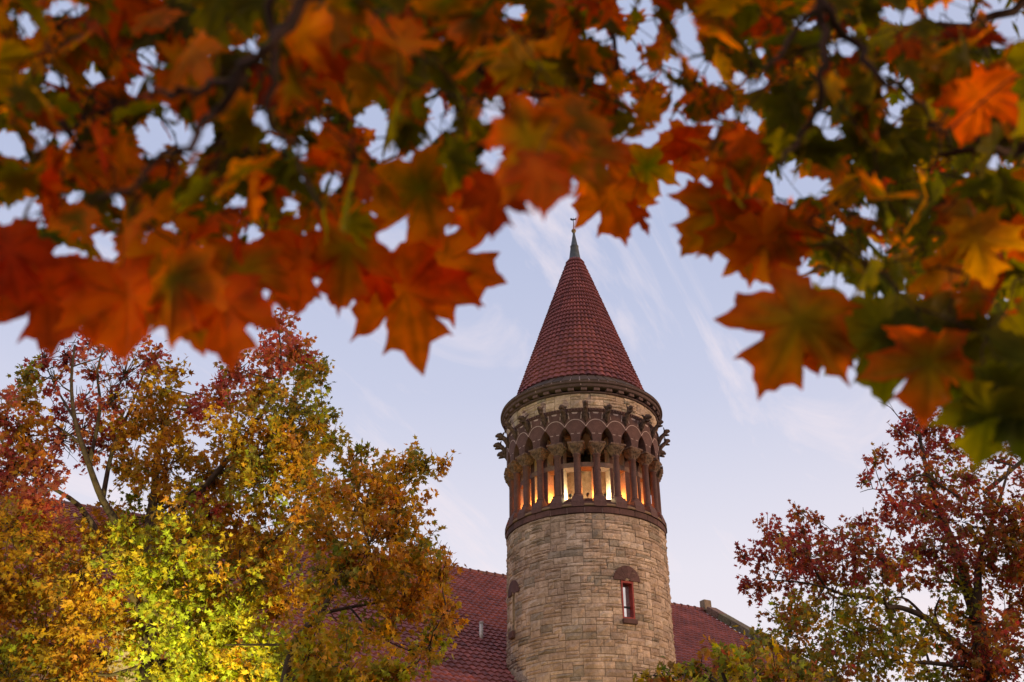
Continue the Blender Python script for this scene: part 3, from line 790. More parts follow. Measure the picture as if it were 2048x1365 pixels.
def leaf_cloud(name, pos, tipd, size, col, parent, mat, rg):
    """pos (n,3) petiole ends, tipd (n,3) direction of the tip, size (n), col (n,3)"""
    n = len(pos); t = tipd/np.linalg.norm(tipd, axis=1, keepdims=True)
    a = rg.normal(size=(n, 3)); a -= (a*t).sum(1, keepdims=True)*t; a /= np.linalg.norm(a, axis=1, keepdims=True)
    b = np.cross(t, a)
    V = (pos[:, None, :]+size[:, None, None]*(STAR_V[None, :, 0:1]*a[:, None, :]+STAR_V[None, :, 1:2]*t[:, None, :]+STAR_V[None, :, 2:3]*b[:, None, :]*rg.uniform(0.3, 2.5, (n, 1, 1))))
    k = len(STAR_V)
    Fc = (STAR_F[None]+(np.arange(n)*k)[:, None, None]).reshape(-1, 3)
    C = np.repeat(col, k, 0).reshape(n, k, 3)*rg.uniform(0.9, 1.1, (n, k, 1))
    return np_mesh(name, V.reshape(-1, 3), Fc, C.reshape(-1, 3), mat, parent)

PAL = {  # autumn leaf colours (reflectance)
    'pink': (0.40, 0.115, 0.085), 'red': (0.33, 0.055, 0.05), 'wine': (0.26, 0.05, 0.048), 'orange': (0.42, 0.18, 0.038),
    'rust': (0.30, 0.10, 0.03), 'gold': (0.44, 0.25, 0.025), 'yellow': (0.48, 0.36, 0.03), 'olive': (0.17, 0.155, 0.03), 'green': (0.10, 0.13, 0.025), 'lime': (0.27, 0.30, 0.03)}
MIXES = {
    'P': (('pink', 5), ('red', 3), ('orange', 2), ('olive', 1)),
    'S': (('pink', 4), ('red', 3), ('wine', 2), ('orange', 1)),
    'O': (('orange', 4), ('rust', 1), ('gold', 5), ('olive', 3)),
    'G': (('olive', 5), ('orange', 2), ('green', 2), ('gold', 4), ('lime', 2)),
    'Y': (('gold', 4), ('orange', 2), ('lime', 4), ('olive', 3), ('yellow', 1)),
    'L': (('lime', 6), ('yellow', 2), ('gold', 1), ('olive', 3)),
    'W': (('wine', 4), ('red', 3), ('rust', 3), ('pink', 1), ('olive', 1)),
    'D': (('wine', 3), ('rust', 4), ('olive', 3), ('red', 2), ('gold', 1)),
    'B': (('olive', 4), ('green', 2), ('rust', 2), ('gold', 3), ('lime', 3), ('wine', 1)),
}
def tree(name, label, Y, base_px, trunk_top, limbs, clumps, seed, leaf=0.125, dens=1.0, trunk_r=0.28, group=None, depth=1.0):
    rg = np.random.default_rng(seed); rd = random.Random(seed)
    b = at_y(base_px[0], base_px[1], Y); base = Vector((b.x, Y, 0))
    t = thing(name, label, 'tree', base, 0, group)
    nodes = []                                         # (point, radius) skeleton
    tb = MB(); lb = MB()
    top = at_y(trunk_top[0], trunk_top[1], Y)
    pts = [base+(top-base)*(i/6)+Vector((rd.uniform(-.06, .06), rd.uniform(-.06, .06), 0))*(0 if i in (0, 6) else 1) for i in range(7)]
    rr = [trunk_r*(1.35 if i == 0 else 1.0-0.07*i) for i in range(7)]
    tb.tube([p-base for p in pts], rr, 10)
    for p, r in zip(pts[2:], rr[2:]): nodes.append((p, r*0.55))
    def limb(P, r0, r1):
        n = len(P); out = []
        for i in range(n-1):
            for s in range(3):
                a = s/3; p0 = P[max(i-1, 0)]; p1 = P[i]; p2 = P[i+1]; p3 = P[min(i+2, n-1)]
                out.append(0.5*((2*p1)+(p2-p0)*a+(2*p0-5*p1+4*p2-p3)*a*a+(3*p1-p0-3*p2+p3)*a*a*a))
        out.append(P[-1]); R_ = [r0+(r1-r0)*i/(len(out)-1) for i in range(len(out))]
        lb.tube([p-base for p in out], R_, 7)
        for p, r in zip(out, R_): nodes.append((p, r))
    for L_ in limbs:
        px = L_[0]; r0, r1 = L_[1], L_[2]; dy = L_[3] if len(L_) > 3 else 0
        P = [at_y(x, y, Y+dy*i/max(len(px)-1, 1)) for i, (x, y) in enumerate(px)]
        limb(P, r0, r1)
    cl = []
    for (x, y, rp, mx) in clumps:
        r = rp*(Y/math.cos(math.atan((x-1024)/F))*1.06)/F
        c = at_y(x, y, Y+rg.uniform(-1, 1)*1.5*depth)
        cl.append((c, r, mx, rp))
    cl.sort(key=lambda q: (q[0]-top).length)
    Ppos = []; Ptip = []; Psz = []; Pcol = []
    for (c, r, mx, rp) in cl:
        # twig from the nearest skeleton node that lies nearer the trunk
        best = min(nodes, key=lambda q: (q[0]-c).length+0.6*max(0, q[0].z-c.z+0.2))
        p0, r0 = best; mid = p0.lerp(c, 0.5)+Vector((rd.uniform(-1, 1), rd.uniform(-1, 1), -0.6))*(c-p0).length*0.10
        rs = max(0.016, min(r0*0.6, 0.05)); d = [p0, p0.lerp(mid, 0.5), mid, mid.lerp(c, 0.5)+Vector((0, 0, 0.03)), c]
        d = [p-base for p in d]
        lb.tube(d, [rs, rs*0.85, rs*0.7, rs*0.55, rs*0.4], 5)
        nodes.append((mid, rs*0.7)); nodes.append((c, rs*0.4))
        lum = MIXES[mx]; names = [k for k, w in lum]; ws = np.array([w for k, w in lum], float); ws /= ws.sum()
        lpx = leaf*F/(Y*1.13)*0.62
        nl = dens*3.0*math.pi*rp*rp/(lpx*lpx)
        per = 14; ns = max(4, int(nl/per))
        if mx == 'S': per = 9
        for s in range(ns):
            v = rg.normal(size=3); v /= np.linalg.norm(v); v *= rg.random()**0.40
            sp = c+Vector((v[0]*r*1.08, v[1]*r*1.25, v[2]*r*1.08))
            out = (sp-c)+Vector((0, 0, 0.25*r)); out = out.normalized() if out.length > 1e-4 else Vector((0, 0, 1))
            ln = rd.uniform(0.28, 0.52)
            st = sp-out*ln*0.6+Vector((0, 0, -0.05))
            if mx == 'S':                              # the thin top of the crown: bare twigs show
                for q in range(2):
                    e = c+Vector(rg.normal(size=3))*r*0.8; e.z += r*0.5; h = c.lerp(e, 0.5)+Vector(rg.normal(size=3))*0.08
                    lb.tube([w_-base for w_ in (c, h, e)], [0.013, 0.009, 0.004], 4, cap=False)
            if s % 2 == 0 or rp < 32:
                lb.tube([q-base for q in (c.lerp(st, 0.25), st, sp+out*ln*0.4)], [0.011, 0.008, 0.004], 4, cap=False)
            scol = np.array(PAL[names[rg.choice(len(names), p=ws)]]); sv = rg.uniform(0.75, 1.2)
            for q in range(per):
                tt = rg.random()
                p = st+out*ln*tt+Vector(rg.normal(size=3)*0.065)
                Ppos.append(p-base); 
                td = np.array(out)*0.5+rg.normal(size=3)*0.7+np.array((0, 0, -0.45)); Ptip.append(td)
                Psz.append(leaf*rg.uniform(0.75, 1.25))
                cc = np.array(PAL[names[rg.choice(len(names), p=ws)]])
                Pcol.append((scol*0.62+cc*0.38)*sv*rg.uniform(0.82, 1.18))
    tb.build('trunk', M_BARK, t, True); lb.build('branches', M_BARK, t, True)
    leaf_cloud('crown', np.array([tuple(p) for p in Ppos]), np.array(Ptip), np.array(Psz), np.array(Pcol), t, M_LEAF_FAR, rg)
    return t

T1 = [(165,860,24,'S'),(195,820,22,'P'),(120,830,26,'S'),(100,930,30,'P'),(180,910,24,'S'),(556,640,36,'P'),(590,690,42,'P'),(535,700,44,'P'),(610,740,48,'G'),(640,745,26,'G'),(472,735,36,'P'),(445,790,46,'P'),(520,780,52,'O'),(590,810,60,'G'),(645,840,40,'G'),(655,885,34,'G'),
 (560,880,66,'G'),(470,860,58,'O'),(385,815,42,'P'),(330,775,42,'O'),(300,715,34,'P'),(345,735,26,'O'),(250,750,30,'S'),(238,690,24,'S'),(232,600,14,'S'),(180,690,32,'S'),(190,745,26,'S'),(135,715,26,'S'),(90,720,24,'S'),(60,740,28,'G'),(50,790,42,'O'),
 (110,760,22,'S'),(165,800,22,'S'),(330,850,54,'O'),(270,840,50,'O'),(225,800,34,'S'),(60,870,50,'O'),(15,830,44,'P'),(120,880,34,'S'),(25,940,56,'P'),(80,990,50,'P'),(20,1050,66,'O'),(100,1075,60,'P'),
 (215,880,40,'P'),(260,930,46,'O'),(335,930,62,'O'),(430,950,74,'O'),(530,965,70,'G'),(615,945,56,'G'),(640,1010,50,'O'),(590,1040,50,'Y'),(300,1040,64,'G'),(220,1060,50,'O'),(385,1060,70,'Y'),(480,1060,66,'O'),
 (170,1130,70,'O'),(60,1160,80,'O'),(260,1120,66,'Y'),(340,1140,66,'L'),(430,1160,70,'Y'),(520,1130,64,'G'),(90,1280,90,'O'),(200,1230,70,'O'),(290,1220,70,'Y'),(380,1240,66,'L'),(470,1250,66,'L'),(560,1210,50,'O'),
 (20,1360,80,'G'),(150,1350,70,'O'),(330,1330,66,'L'),(420,1330,66,'L'),(510,1340,66,'Y'),(420,1020,40,'P'),(540,1090,40,'O'),(-40,900,60,'O'),(-50,1040,70,'O'),(-40,1200,80,'O'),(600,900,44,'O'),(500,920,50,'O')]
L1 = [([(300,1330),(296,1180),(300,1050),(310,985),(312,930),(325,860),(345,800)],0.16,0.03,1.0),
 ([(296,1200),(240,1060),(205,1000),(178,930),(150,840),(143,760),(150,690)],0.10,0.02,-1.0),
 ([(205,1000),(225,900),(260,820),(290,740)],0.06,0.015,0.5),([(178,930),(200,820),(195,740),(215,680)],0.05,0.012,-0.5),
 ([(150,840),(120,790),(95,740)],0.035,0.01,0.3),([(165,890),(110,850),(70,830)],0.035,0.01,-0.3),
 ([(300,1060),(380,1000),(430,950),(500,860),(560,760),(556,650)],0.10,0.015,-1.2),([(430,950),(520,910),(600,850)],0.05,0.015,-1),
 ([(300,1030),(360,1000),(410,965)],0.05,0.02,-1.6),([(296,1250),(180,1040),(120,985),(60,960)],0.08,0.02,-1.2),([(296,1230),(400,1180),(520,1100),(620,1020)],0.09,0.02,-1.0)]
tree('sweetgum_tree', 'broad sweetgum, pink-red at its top, orange and floodlit yellow-green below, beside hall roof', 20.0, (300, 1365), (298, 1330), L1, T1, 21, 0.138, 1.2, 0.30)

T2 = [(722,895,22,'G'),(705,935,32,'G'),(690,985,36,'O'),(755,945,44,'O'),(810,930,42,'O'),(850,925,30,'G'),(885,925,18,'O'),(800,985,50,'O'),(730,1010,56,'O'),(660,1060,50,'O'),(800,1050,52,'O'),(740,1090,60,'O'),
 (835,1090,34,'G'),(855,1130,38,'O'),(885,1140,28,'O'),(800,1140,52,'O'),(875,1200,36,'O'),(895,1225,26,'O'),(870,1265,34,'Y'),(820,1200,46,'O'),(750,1170,54,'O'),(680,1140,50,'G'),(640,1180,44,'O'),(620,1290,60,'Y'),(700,1270,44,'Y'),(770,1250,36,'Y'),
 (690,1330,56,'Y'),(760,1330,48,'Y'),(800,1345,32,'Y'),(600,1350,60,'L'),(540,1290,44,'L'),(830,1300,14,'Y'),(860,1290,18,'O')]
L2 = [([(560,1400),(590,1285),(640,1228),(685,1150),(705,1115),(714,1105)],0.075,0.03,0.4),([(640,1228),(700,1215),(760,1205),(830,1190)],0.035,0.012,0.3),
 ([(685,1150),(700,1060),(722,960),(722,900)],0.03,0.01,0.4),([(690,1140),(760,1060),(820,960)],0.035,0.01,0.2),([(560,1400),(640,1350),(740,1345),(800,1350)],0.05,0.015,-0.3),([(590,1290),(520,1290),(450,1290)],0.03,0.01,-0.3),
 ([(700,1215),(740,1260),(790,1290)],0.02,0.008,0)]
tree('sweetgum_tree', 'smaller sweetgum with orange-gold leaves reaching over the hall roof, left of the tower', 17.0, (540, 1365), (560, 1400), L2, T2, 33, 0.128, 1.15, 0.17)

T3 = [(1837,800,18,'W'),(1825,826,30,'W'),(1850,850,34,'W'),(1880,845,38,'W'),(1915,840,26,'W'),(1843,893,40,'W'),(1901,884,40,'W'),(1799,862,16,'W'),(1815,845,16,'W'),(2020,906,34,'W'),(2042,860,26,'W'),(1985,885,20,'W'),(1950,900,28,'D'),
 (1750,920,18,'W'),(1765,905,12,'W'),(1728,955,13,'W'),(1781,946,12,'W'),(1825,964,38,'W'),(1879,955,46,'D'),(1932,946,42,'D'),(1772,1005,26,'W'),(1808,1000,34,'W'),(1834,1026,42,'W'),(1790,1044,32,'W'),(1879,1020,48,'D'),(1923,1044,52,'W'),(1967,1017,50,'D'),(2012,1026,50,'D'),(2040,1000,22,'W'),(2040,1060,52,'D'),
 (1595,1022,16,'W'),(1608,1052,32,'W'),(1640,1044,22,'W'),(1533,1066,26,'W'),(1564,1066,30,'W'),(1488,1110,15,'W'),(1524,1105,32,'W'),(1568,1112,40,'W'),(1489,1163,17,'W'),(1520,1165,28,'W'),(1613,1106,42,'W'),(1666,1080,38,'W'),(1728,1044,16,'W'),(1737,1070,30,'W'),(1710,1097,42,'W'),(1763,1110,46,'D'),
 (1577,1155,36,'W'),(1630,1150,42,'D'),(1684,1150,42,'D'),(1737,1146,42,'D'),(1790,1137,36,'D'),(1825,1101,36,'W'),(1870,1097,46,'W'),(1923,1115,52,'D'),(1976,1115,58,'D'),(2030,1115,54,'D'),(1843,1155,24,'D'),(2020,1181,58,'D'),(1910,1165,30,'B'),
 (1577,1239,36,'B'),(1621,1212,38,'B'),(1666,1215,42,'B'),(1719,1210,42,'B'),(1775,1190,32,'B'),(1551,1283,42,'B'),(1600,1270,48,'B'),(1648,1283,42,'B'),(1701,1270,42,'L'),(1755,1256,40,'B'),(1800,1250,34,'L'),(1843,1275,44,'B'),(1799,1300,48,'B'),(1737,1314,46,'B'),(1675,1336,46,'B'),(1600,1336,42,'B'),(1910,1225,42,'B'),(1954,1280,62,'D'),(2012,1260,62,'D'),(2012,1327,66,'D'),(1932,1336,56,'D'),(1860,1340,46,'B'),(2100,950,60,'D'),(2110,1100,80,'D'),(2110,1260,80,'D')]
L3 = [([(1965,1330),(1954,1245),(1935,1180),(1920,1120),(1885,1040),(1860,960),(1840,880),(1838,800)],0.17,0.02,0.8),([(1954,1245),(1955,1180),(1960,1110),(1990,1030),(2020,930)],0.12,0.02,-0.6),
 ([(1965,1330),(1890,1270),(1850,1235),(1800,1215),(1775,1215),(1768,1195)],0.10,0.025,-1.2),([(1850,1235),(1815,1200),(1790,1195)],0.04,0.015,-0.8),
 ([(1880,1260),(1870,1225),(1880,1195)],0.035,0.015,-1.2),([(1790,1215),(1740,1196),(1690,1190),(1650,1175),(1600,1165),(1530,1160)],0.05,0.012,-1.2),([(1650,1175),(1620,1120),(1605,1060)],0.03,0.01,-1.2),
 ([(1925,1000),(1880,970),(1840,950),(1780,980),(1745,978),(1720,985)],0.03,0.006,0.2),([(1745,978),(1735,940),(1725,915)],0.012,0.004,0.2),([(1765,980),(1750,930),(1770,905)],0.012,0.004,0.2),([(1845,880),(1810,850),(1780,815),(1755,803)],0.02,0.004,0.3),([(1790,826),(1775,800)],0.008,0.003,0.3),
 ([(1968,985),(2000,960),(2048,920),(2100,890)],0.06,0.04,-0.5),([(1965,1330),(1900,1330),(1840,1325),(1800,1330)],0.06,0.03,-1.4)]
tree('sweetgum_tree', 'dark crimson sweetgum turning green underneath, right of the tower', 22.0, (1975, 1365), (1965, 1330), L3, T3, 45, 0.132, 0.68, 0.32)

T4 = [(1440,1305,26,'B'),(1470,1318,34,'B'),(1510,1310,34,'B'),(1400,1325,24,'B'),(1365,1335,22,'Y'),(1330,1345,18,'B'),(1305,1352,12,'Y'),(1420,1355,44,'B'),(1490,1355,44,'B'),(1550,1340,40,'B'),(1360,1370,40,'B'),(1600,1365,50,'B'),(1450,1410,60,'B'),(1540,1410,60,'B')]
L4 = [([(1470,1450),(1460,1390),(1440,1330),(1440,1300)],0.05,0.01,0.2),([(1460,1390),(1400,1350),(1330,1345)],0.025,0.008,-0.2),([(1460,1390),(1510,1350),(1540,1320)],0.025,0.008,0.2)]
tree('young_sweetgum_tree', 'green and gold young tree top at the foot of the tower, before the right roof', 16.0, (1475, 1365), (1470, 1450), L4, T4, 57, 0.14, 1.0, 0.11)

# ------------------------------------------------------------------ overhanging maple, close to the lens
HALF = [(0.0,0.0),(0.10,-0.08),(0.24,-0.09),(0.44,-0.06),(0.38,0.05),(0.33,0.15),(0.46,0.24),(0.60,0.30),(0.53,0.40),(0.64,0.60),(0.46,0.58),(0.36,0.56),(0.22,0.50),(0.24,0.64),(0.34,0.80),(0.20,0.80),(0.11,0.90),(0.0,1.04)]
OUT = HALF+[(-x, y) for x, y in HALF[-2:0:-1]]
def rich_outline():
    """outline with each edge halved and pulled in a little, so that lobes end in drawn-out points"""
    o = []; n = len(OUT); c = np.array((0, 0.3))
    for i in range(n):
        p = np.array(OUT[i]); q = np.array(OUT[(i+1) % n]); o.append(p); mid = (p+q)/2; o.append(mid+(c-mid)*0.045)
    return np.array(o)
LOUT = rich_outline(); NO = len(LOUT)
LC = np.array((0.0, 0.30))
LV2 = np.vstack([[LC], LC+(LOUT-LC)*0.35, LC+(LOUT-LC)*0.7, LOUT])
LF = [(0, 1+i, 1+(i+1) % NO) for i in range(NO)]
for l in range(2):
    for i in range(NO):
        a = 1+l*NO+i; b = 1+l*NO+(i+1) % NO; c = a+NO; d = b+NO; LF += [(a, c, d), (a, d, b)]
LF = np.array(LF, np.int32)
LRAD = np.concatenate([[0], np.full(NO, .35), np.full(NO, .7), np.ones(NO)])
CR_, CU_, CF_ = np.array((1, 0, 0.)), np.array((0, -math.sin(PITCH), math.cos(PITCH))), np.array((0, math.cos(PITCH), math.sin(PITCH)))

rl = np.random.default_rng(77)
NEARC = {'red': (0.60, 0.10, 0.010), 'deep': (0.46, 0.06, 0.010), 'orange': (0.84, 0.24, 0.010), 'amber': (0.62, 0.30, 0.015), 'olive': (0.24, 0.21, 0.014), 'green': (0.12, 0.14, 0.014), 'dark': (0.045, 0.05, 0.012)}  # dark: leaves in shade, with the shade put into their colour
def leaf_colours(kind):
    c = {'R': ('red', 'orange', 0.35), 'r': ('deep', 'red', 0.4), 'g': ('orange', 'green', 0.8), 'G': ('olive', 'green', 0.7), 'D': ('green', 'dark', 0.7), 'o': ('orange', 'amber', 0.6), 'y': ('amber', 'olive', 0.6), 'm': ('red', 'olive', 0.75)}[kind]
    tipc = np.array(NEARC[c[0]]); mid = np.array(NEARC[c[1]])
    f = np.clip(1.15-LRAD*1.15, 0, 1)**0.8*c[2]*1.25
    ang = np.arctan2(LV2[:, 0], LV2[:, 1]-0.3)
    vein = np.max([np.exp(-((((ang-v+np.pi) % (2*np.pi))-np.pi)/0.10)**2) for v in (0, 0.87, -0.87, 2.0, -2.0)], axis=0)*(LRAD > 0)*(LRAD < 0.99)
    f = np.clip(f+0.22*np.sin(ang*rl.integers(1, 4)+rl.uniform(0, 6))*LRAD+rl.normal(0, 0.05, len(f)), 0, 1)[:, None]
    return (tipc*(1-f)+mid*f)*rl.uniform(0.8, 1.15)*(1-0.35*vein[:, None])

maple_leaves = []                                      # dicts: V, C, base point
def place_leaf(cx, cy, lpx, ang, dep, kind, tilt=0.35, roll=None, narrow=1.0):
    L_ = lpx*dep/F
    a = R(ang); t = CR_*math.sin(a)-CU_*math.cos(a)     # tip direction in the picture plane, 0 = straight down
    s = CR_*math.cos(a)+CU_*math.sin(a)
    n = -CF_
    tl = rl.normal(0, tilt); rl_ = rl.normal(0, tilt) if roll is None else roll
    t2 = t*math.cos(tl)+n*math.sin(tl); n2 = n*math.cos(tl)-t*math.sin(tl)
    s2 = s*math.cos(rl_)+n2*math.sin(rl_); n3 = n2*math.cos(rl_)-s*math.sin(rl_)
    x, y = LV2[:, 0]*narrow*rl.uniform(0.92, 1.08), LV2[:, 1]-0.42
    fold = rl.uniform(0.05, 0.45); droop = rl.uniform(-0.1, 0.45); cup = rl.uniform(-0.16, 0.16)
    z = -fold*np.abs(x)-droop*np.maximum(y, 0)**2+cup*np.sin(3.1*x+rl.uniform(0, 6))*LRAD+rl.normal(0, 0.018, len(x))*LRAD
    jit = rl.normal(0, 0.016, (2, len(x)))*LRAD**3; x = x+jit[0]; y = y+jit[1]
    P = np.array(at_depth(cx, cy, dep))
    V = P+L_*(x[:, None]*s2+y[:, None]*t2+z[:, None]*n3)
    base = P+L_*(-0.42)*t2
    return dict(V=V, base=base, kind=kind, L=L_)
def project(V):
    d = V-np.array((0, 0, CAMZ)); z = d@CF_
    return np.stack([1024+F*(d@CR_)/z, 682.5-F*(d@CU_)/z], 1)
def covers(poly, pts):
    x, y = pts[:, 0], pts[:, 1]; ins = np.zeros(len(pts), bool); n = len(poly); j = n-1
    for i in range(n):
        xi, yi = poly[i]; xj, yj = poly[j]
        if yi != yj:
            ins ^= ((yi > y) != (yj > y)) & (x < (xj-xi)*(y-yi)/(yj-yi)+xi)
        j = i
    return ins

GAPS = [(110,22,13),(163,22,10),(47,42,14),(60,68,8),(106,157,12),(183,155,10),(290,120,11),(285,167,11),(265,180,9),(502,92,8),(5,285,22),(42,300,18),(83,268,11),(128,272,12),(283,260,12),(345,235,16),(325,275,18),(300,295,14),(383,292,20),(415,268,14),(385,343,9),(15,430,25),(60,415,15),(142,397,8),(237,402,9),(220,490,26),(115,505,12),(145,535,22),(60,545,25),(177,570,10),(222,585,18),(332,458,8),(333,512,8),(430,513,14),(425,553,14),
 (520,236,12),(530,245,12),(558,285,11),(600,300,10),(633,250,12),(663,365,18),(727,238,12),(762,250,18),(752,300,18),(790,340,18),(850,320,34),(820,350,25),(875,215,11),(863,255,11),(898,238,11),(980,222,14),(990,320,11),(583,408,10),(470,405,8),(640,483,14),(510,470,13),(547,520,18),(765,435,18),(770,475,16),(785,535,14),(815,530,12),(540,578,14),(680,540,14),(680,590,16),(600,570,8),
 (1032,25,12),(1050,205,7),(1050,275,6),(1110,255,8),(1197,70,10),(1245,95,12),(1260,115,14),(1300,80,12),(1297,52,8),(1370,30,8),(1375,70,20),(1385,95,20),(1395,130,15),(1345,125,11),(1325,155,10),(1425,155,14),(1255,195,14),(1200,162,8),(1355,190,10),(1290,150,10),(1475,152,8),(1500,175,8),(1528,165,10),(1415,260,14),(1460,230,12),(1510,245,12),(1250,5,14),(1295,10,12),(1520,105,8),
 (1310,290,22),(1235,340,18),(1350,335,28),(1395,340,20),(1340,400,40),(1605,45,12),(1695,95,16),(1665,95,7),(1780,30,14),(1820,35,12),(1870,30,14),(1915,12,20),(1920,38,14),(1990,10,22),(2010,40,30),(2035,65,22),(1765,152,9),(1815,170,7),(1815,200,7),(1790,233,11),(1660,268,14),(1643,240,9),(1570,335,9),(1565,370,20),(1600,375,20),(1640,375,16),(1985,330,10),(1735,425,14),(1680,460,10),(1748,500,16),(1530,415,16),(1575,575,12),(1615,595,16),(1640,570,12),(1690,580,16),(1710,620,9),(1705,650,10),(1710,680,12),(1655,730,10),(1800,740,18),(1990,780,22),(2000,800,18),
 (960,420,30),(1000,470,40),(640,600,16),(930,480,24),(1560,620,14),(1500,600,40),(1450,560,40),(1330,450,60),(1180,460,14),(1110,440,12)]
GP = np.array([(x, y) for x, y, r in GAPS]+[(x+r*0.8*math.cos(q), y+r*0.8*math.sin(q)) for x, y, r in GAPS for q in (0.4, 1.18, 1.97, 2.75, 3.54, 4.32, 5.1, 5.9)]+[(x+r*0.45*math.cos(q), y+r*0.45*math.sin(q)) for x, y, r in GAPS for q in (0, 1.57, 3.14, 4.71)])

EDGE = [(95,605,190,8,1.15,'r'),(185,600,170,-8,1.2,'r'),(255,615,200,2,1.05,'R'),(345,580,200,-6,1.0,'g'),(395,615,165,8,1.1,'m'),(450,625,185,8,1.0,'R'),(300,560,190,4,1.1,'o'),(480,560,170,-4,1.1,'m'),
 (560,530,180,12,1.25,'m'),(600,545,165,-4,1.2,'R'),(690,520,190,-6,1.2,'m'),(745,560,110,-50,1.3,'R'),(818,608,235,14,1.3,'R',0.12),(910,530,180,72,1.3,'R',0.2),(850,400,190,20,1.25,'g',0.2),(930,400,130,14,1.3,'R'),(985,405,125,-2,0.95,'r',0.5),
 (1100,340,170,-8,0.95,'m',0.3),(1178,320,150,12,1.05,'m',0.3),(1130,260,150,4,0.95,'g',0.5),(1050,300,200,-20,0.85,'m'),(1075,355,120,-4,0.8,'R',0.3),(1165,310,130,4,1.2,'R'),(1225,405,150,16,1.55,'R',0.2),(1278,435,75,30,1.5,'r',0.6,None,0.45),(1292,350,125,-2,1.7,'g',0.15),(1385,305,105,4,1.7,'R'),(1365,285,90,-14,1.7,'R'),
 (1455,395,165,-62,1.45,'g',0.2),(1430,440,170,-46,1.4,'m',0.15),(1485,480,165,6,1.4,'m',0.2),(1535,500,160,14,1.35,'o',0.2),(1560,470,150,20,1.35,'m'),
 (1585,668,240,-28,1.2,'m',0.12),(1680,665,170,-8,1.3,'G'),(1635,690,120,10,1.25,'r'),(1765,690,205,4,1.2,'G',0.2),(1700,690,110,-26,1.25,'r'),(1855,745,180,-4,1.1,'m',0.2),(1950,700,160,-12,1.2,'D'),(1880,660,150,14,1.2,'G'),(2000,740,160,10,1.15,'G'),(1815,690,150,20,1.15,'D'),(1925,735,150,2,1.15,'D'),(1975,850,170,-6,1.05,'G',0.25),(2030,815,190,6,1.05,'D'),(2060,750,200,0,1.1,'G'),(1900,700,170,-10,1.2,'D'),
 (1955,495,150,8,1.2,'y'),(1945,660,90,6,1.5,'o'),(20,520,170,10,1.1,'r'),(-40,560,200,0,1.1,'r')]
for e in EDGE: maple_leaves.append(place_leaf(*e[:6], *(e[6:] if len(e) > 6 else ())))
LX = [-260,0,60,150,250,350,450,550,650,750,850,950,1050,1150,1250,1330,1400,1450,1550,1620,1700,1800,1900,2000,2150,2320]
LY = [560,470,500,560,590,590,570,500,480,470,400,330,330,320,290,230,270,400,470,560,610,650,690,740,760,760]
def ylim(x): return np.interp(x, LX, LY)
CELL = 14
gx, gy = np.meshgrid(np.arange(-60, 2120, CELL), np.arange(-60, 780, CELL)); grid = np.stack([gx.ravel(), gy.ravel()], 1).astype(float)
keep = grid[:, 1] < ylim(grid[:, 0])-25
for x, y, r in GAPS: keep &= np.hypot(grid[:, 0]-x, grid[:, 1]-y) > r+6
need = np.where(keep, np.where(rl.random(len(grid)) < 0.12, 2, 1), 0).astype(int)
def mark(lf):
    poly = project(lf['V'][-NO:]); lo, hi = poly.min(0), poly.max(0)
    idx = np.where((need > 0) & (grid[:, 0] > lo[0]) & (grid[:, 0] < hi[0]) & (grid[:, 1] > lo[1]) & (grid[:, 1] < hi[1]))[0]
    if len(idx): need[idx[covers(poly, grid[idx])]] -= 1
for lf in maple_leaves: mark(lf)
def kind_at(x, y):
    if x < 1050: w = dict(R=8, r=6, g=22, G=38, D=30, o=20, y=12, m=12)
    elif x < 1450: w = dict(R=20, r=6, g=24, G=24, D=10, o=20, y=8, m=16)
    else: w = dict(R=6, r=4, g=16, G=36, D=38, o=15, y=14, m=7)
    ks = list(w); p = np.array([w[k] for k in ks], float); return ks[rl.choice(len(ks), p=p/p.sum())]
fails = 0; added = 0
while added < 1900 and fails < 6500:
    un = np.where(need > 0)[0]
    if len(un) < 190: break
    gxy = grid[un[rl.integers(len(un))]]
    x, y = gxy+rl.normal(0, 34, 2)
    if y > ylim(x)-22: fails += 1; continue
    if x < 1050: dep = rl.uniform(0.92, 1.7); wl = rl.uniform(0.05, 0.09)
    elif x < 1500: dep = rl.uniform(1.1, 2.0); wl = rl.uniform(0.045, 0.085)
    else: dep = rl.uniform(1.1, 2.2); wl = rl.uniform(0.05, 0.09)
    sc = 1.0 if fails < 1600 else 0.65
    lf = place_leaf(x, y, wl*F/dep*sc, rl.normal(0, 38), dep, kind_at(x, y), 0.72)
    poly = project(lf['V'][-NO:]); lo, hi = poly.min(0), poly.max(0)
    near = GP[(GP[:, 0] > lo[0]) & (GP[:, 0] < hi[0]) & (GP[:, 1] > lo[1]) & (GP[:, 1] < hi[1])]
    if len(near) and covers(poly, near).any(): fails += 1; continue
    mark(lf); maple_leaves.append(lf); added += 1
print('maple leaves', len(maple_leaves), 'uncovered cells', int((need > 0).sum()), 'fails', fails)
for q in range(110):                                   # the rest of the bough, above and beside the picture
    x = rl.uniform(-500, 2500); y = rl.uniform(-620, -70) if -60 < x < 2110 else rl.uniform(-600, 420)
    dep = rl.uniform(0.9, 2.0); maple_leaves.append(place_leaf(x, y, rl.uniform(0.08, 0.12)*F/dep, rl.normal(0, 50), dep, kind_at(x, y), 0.7))

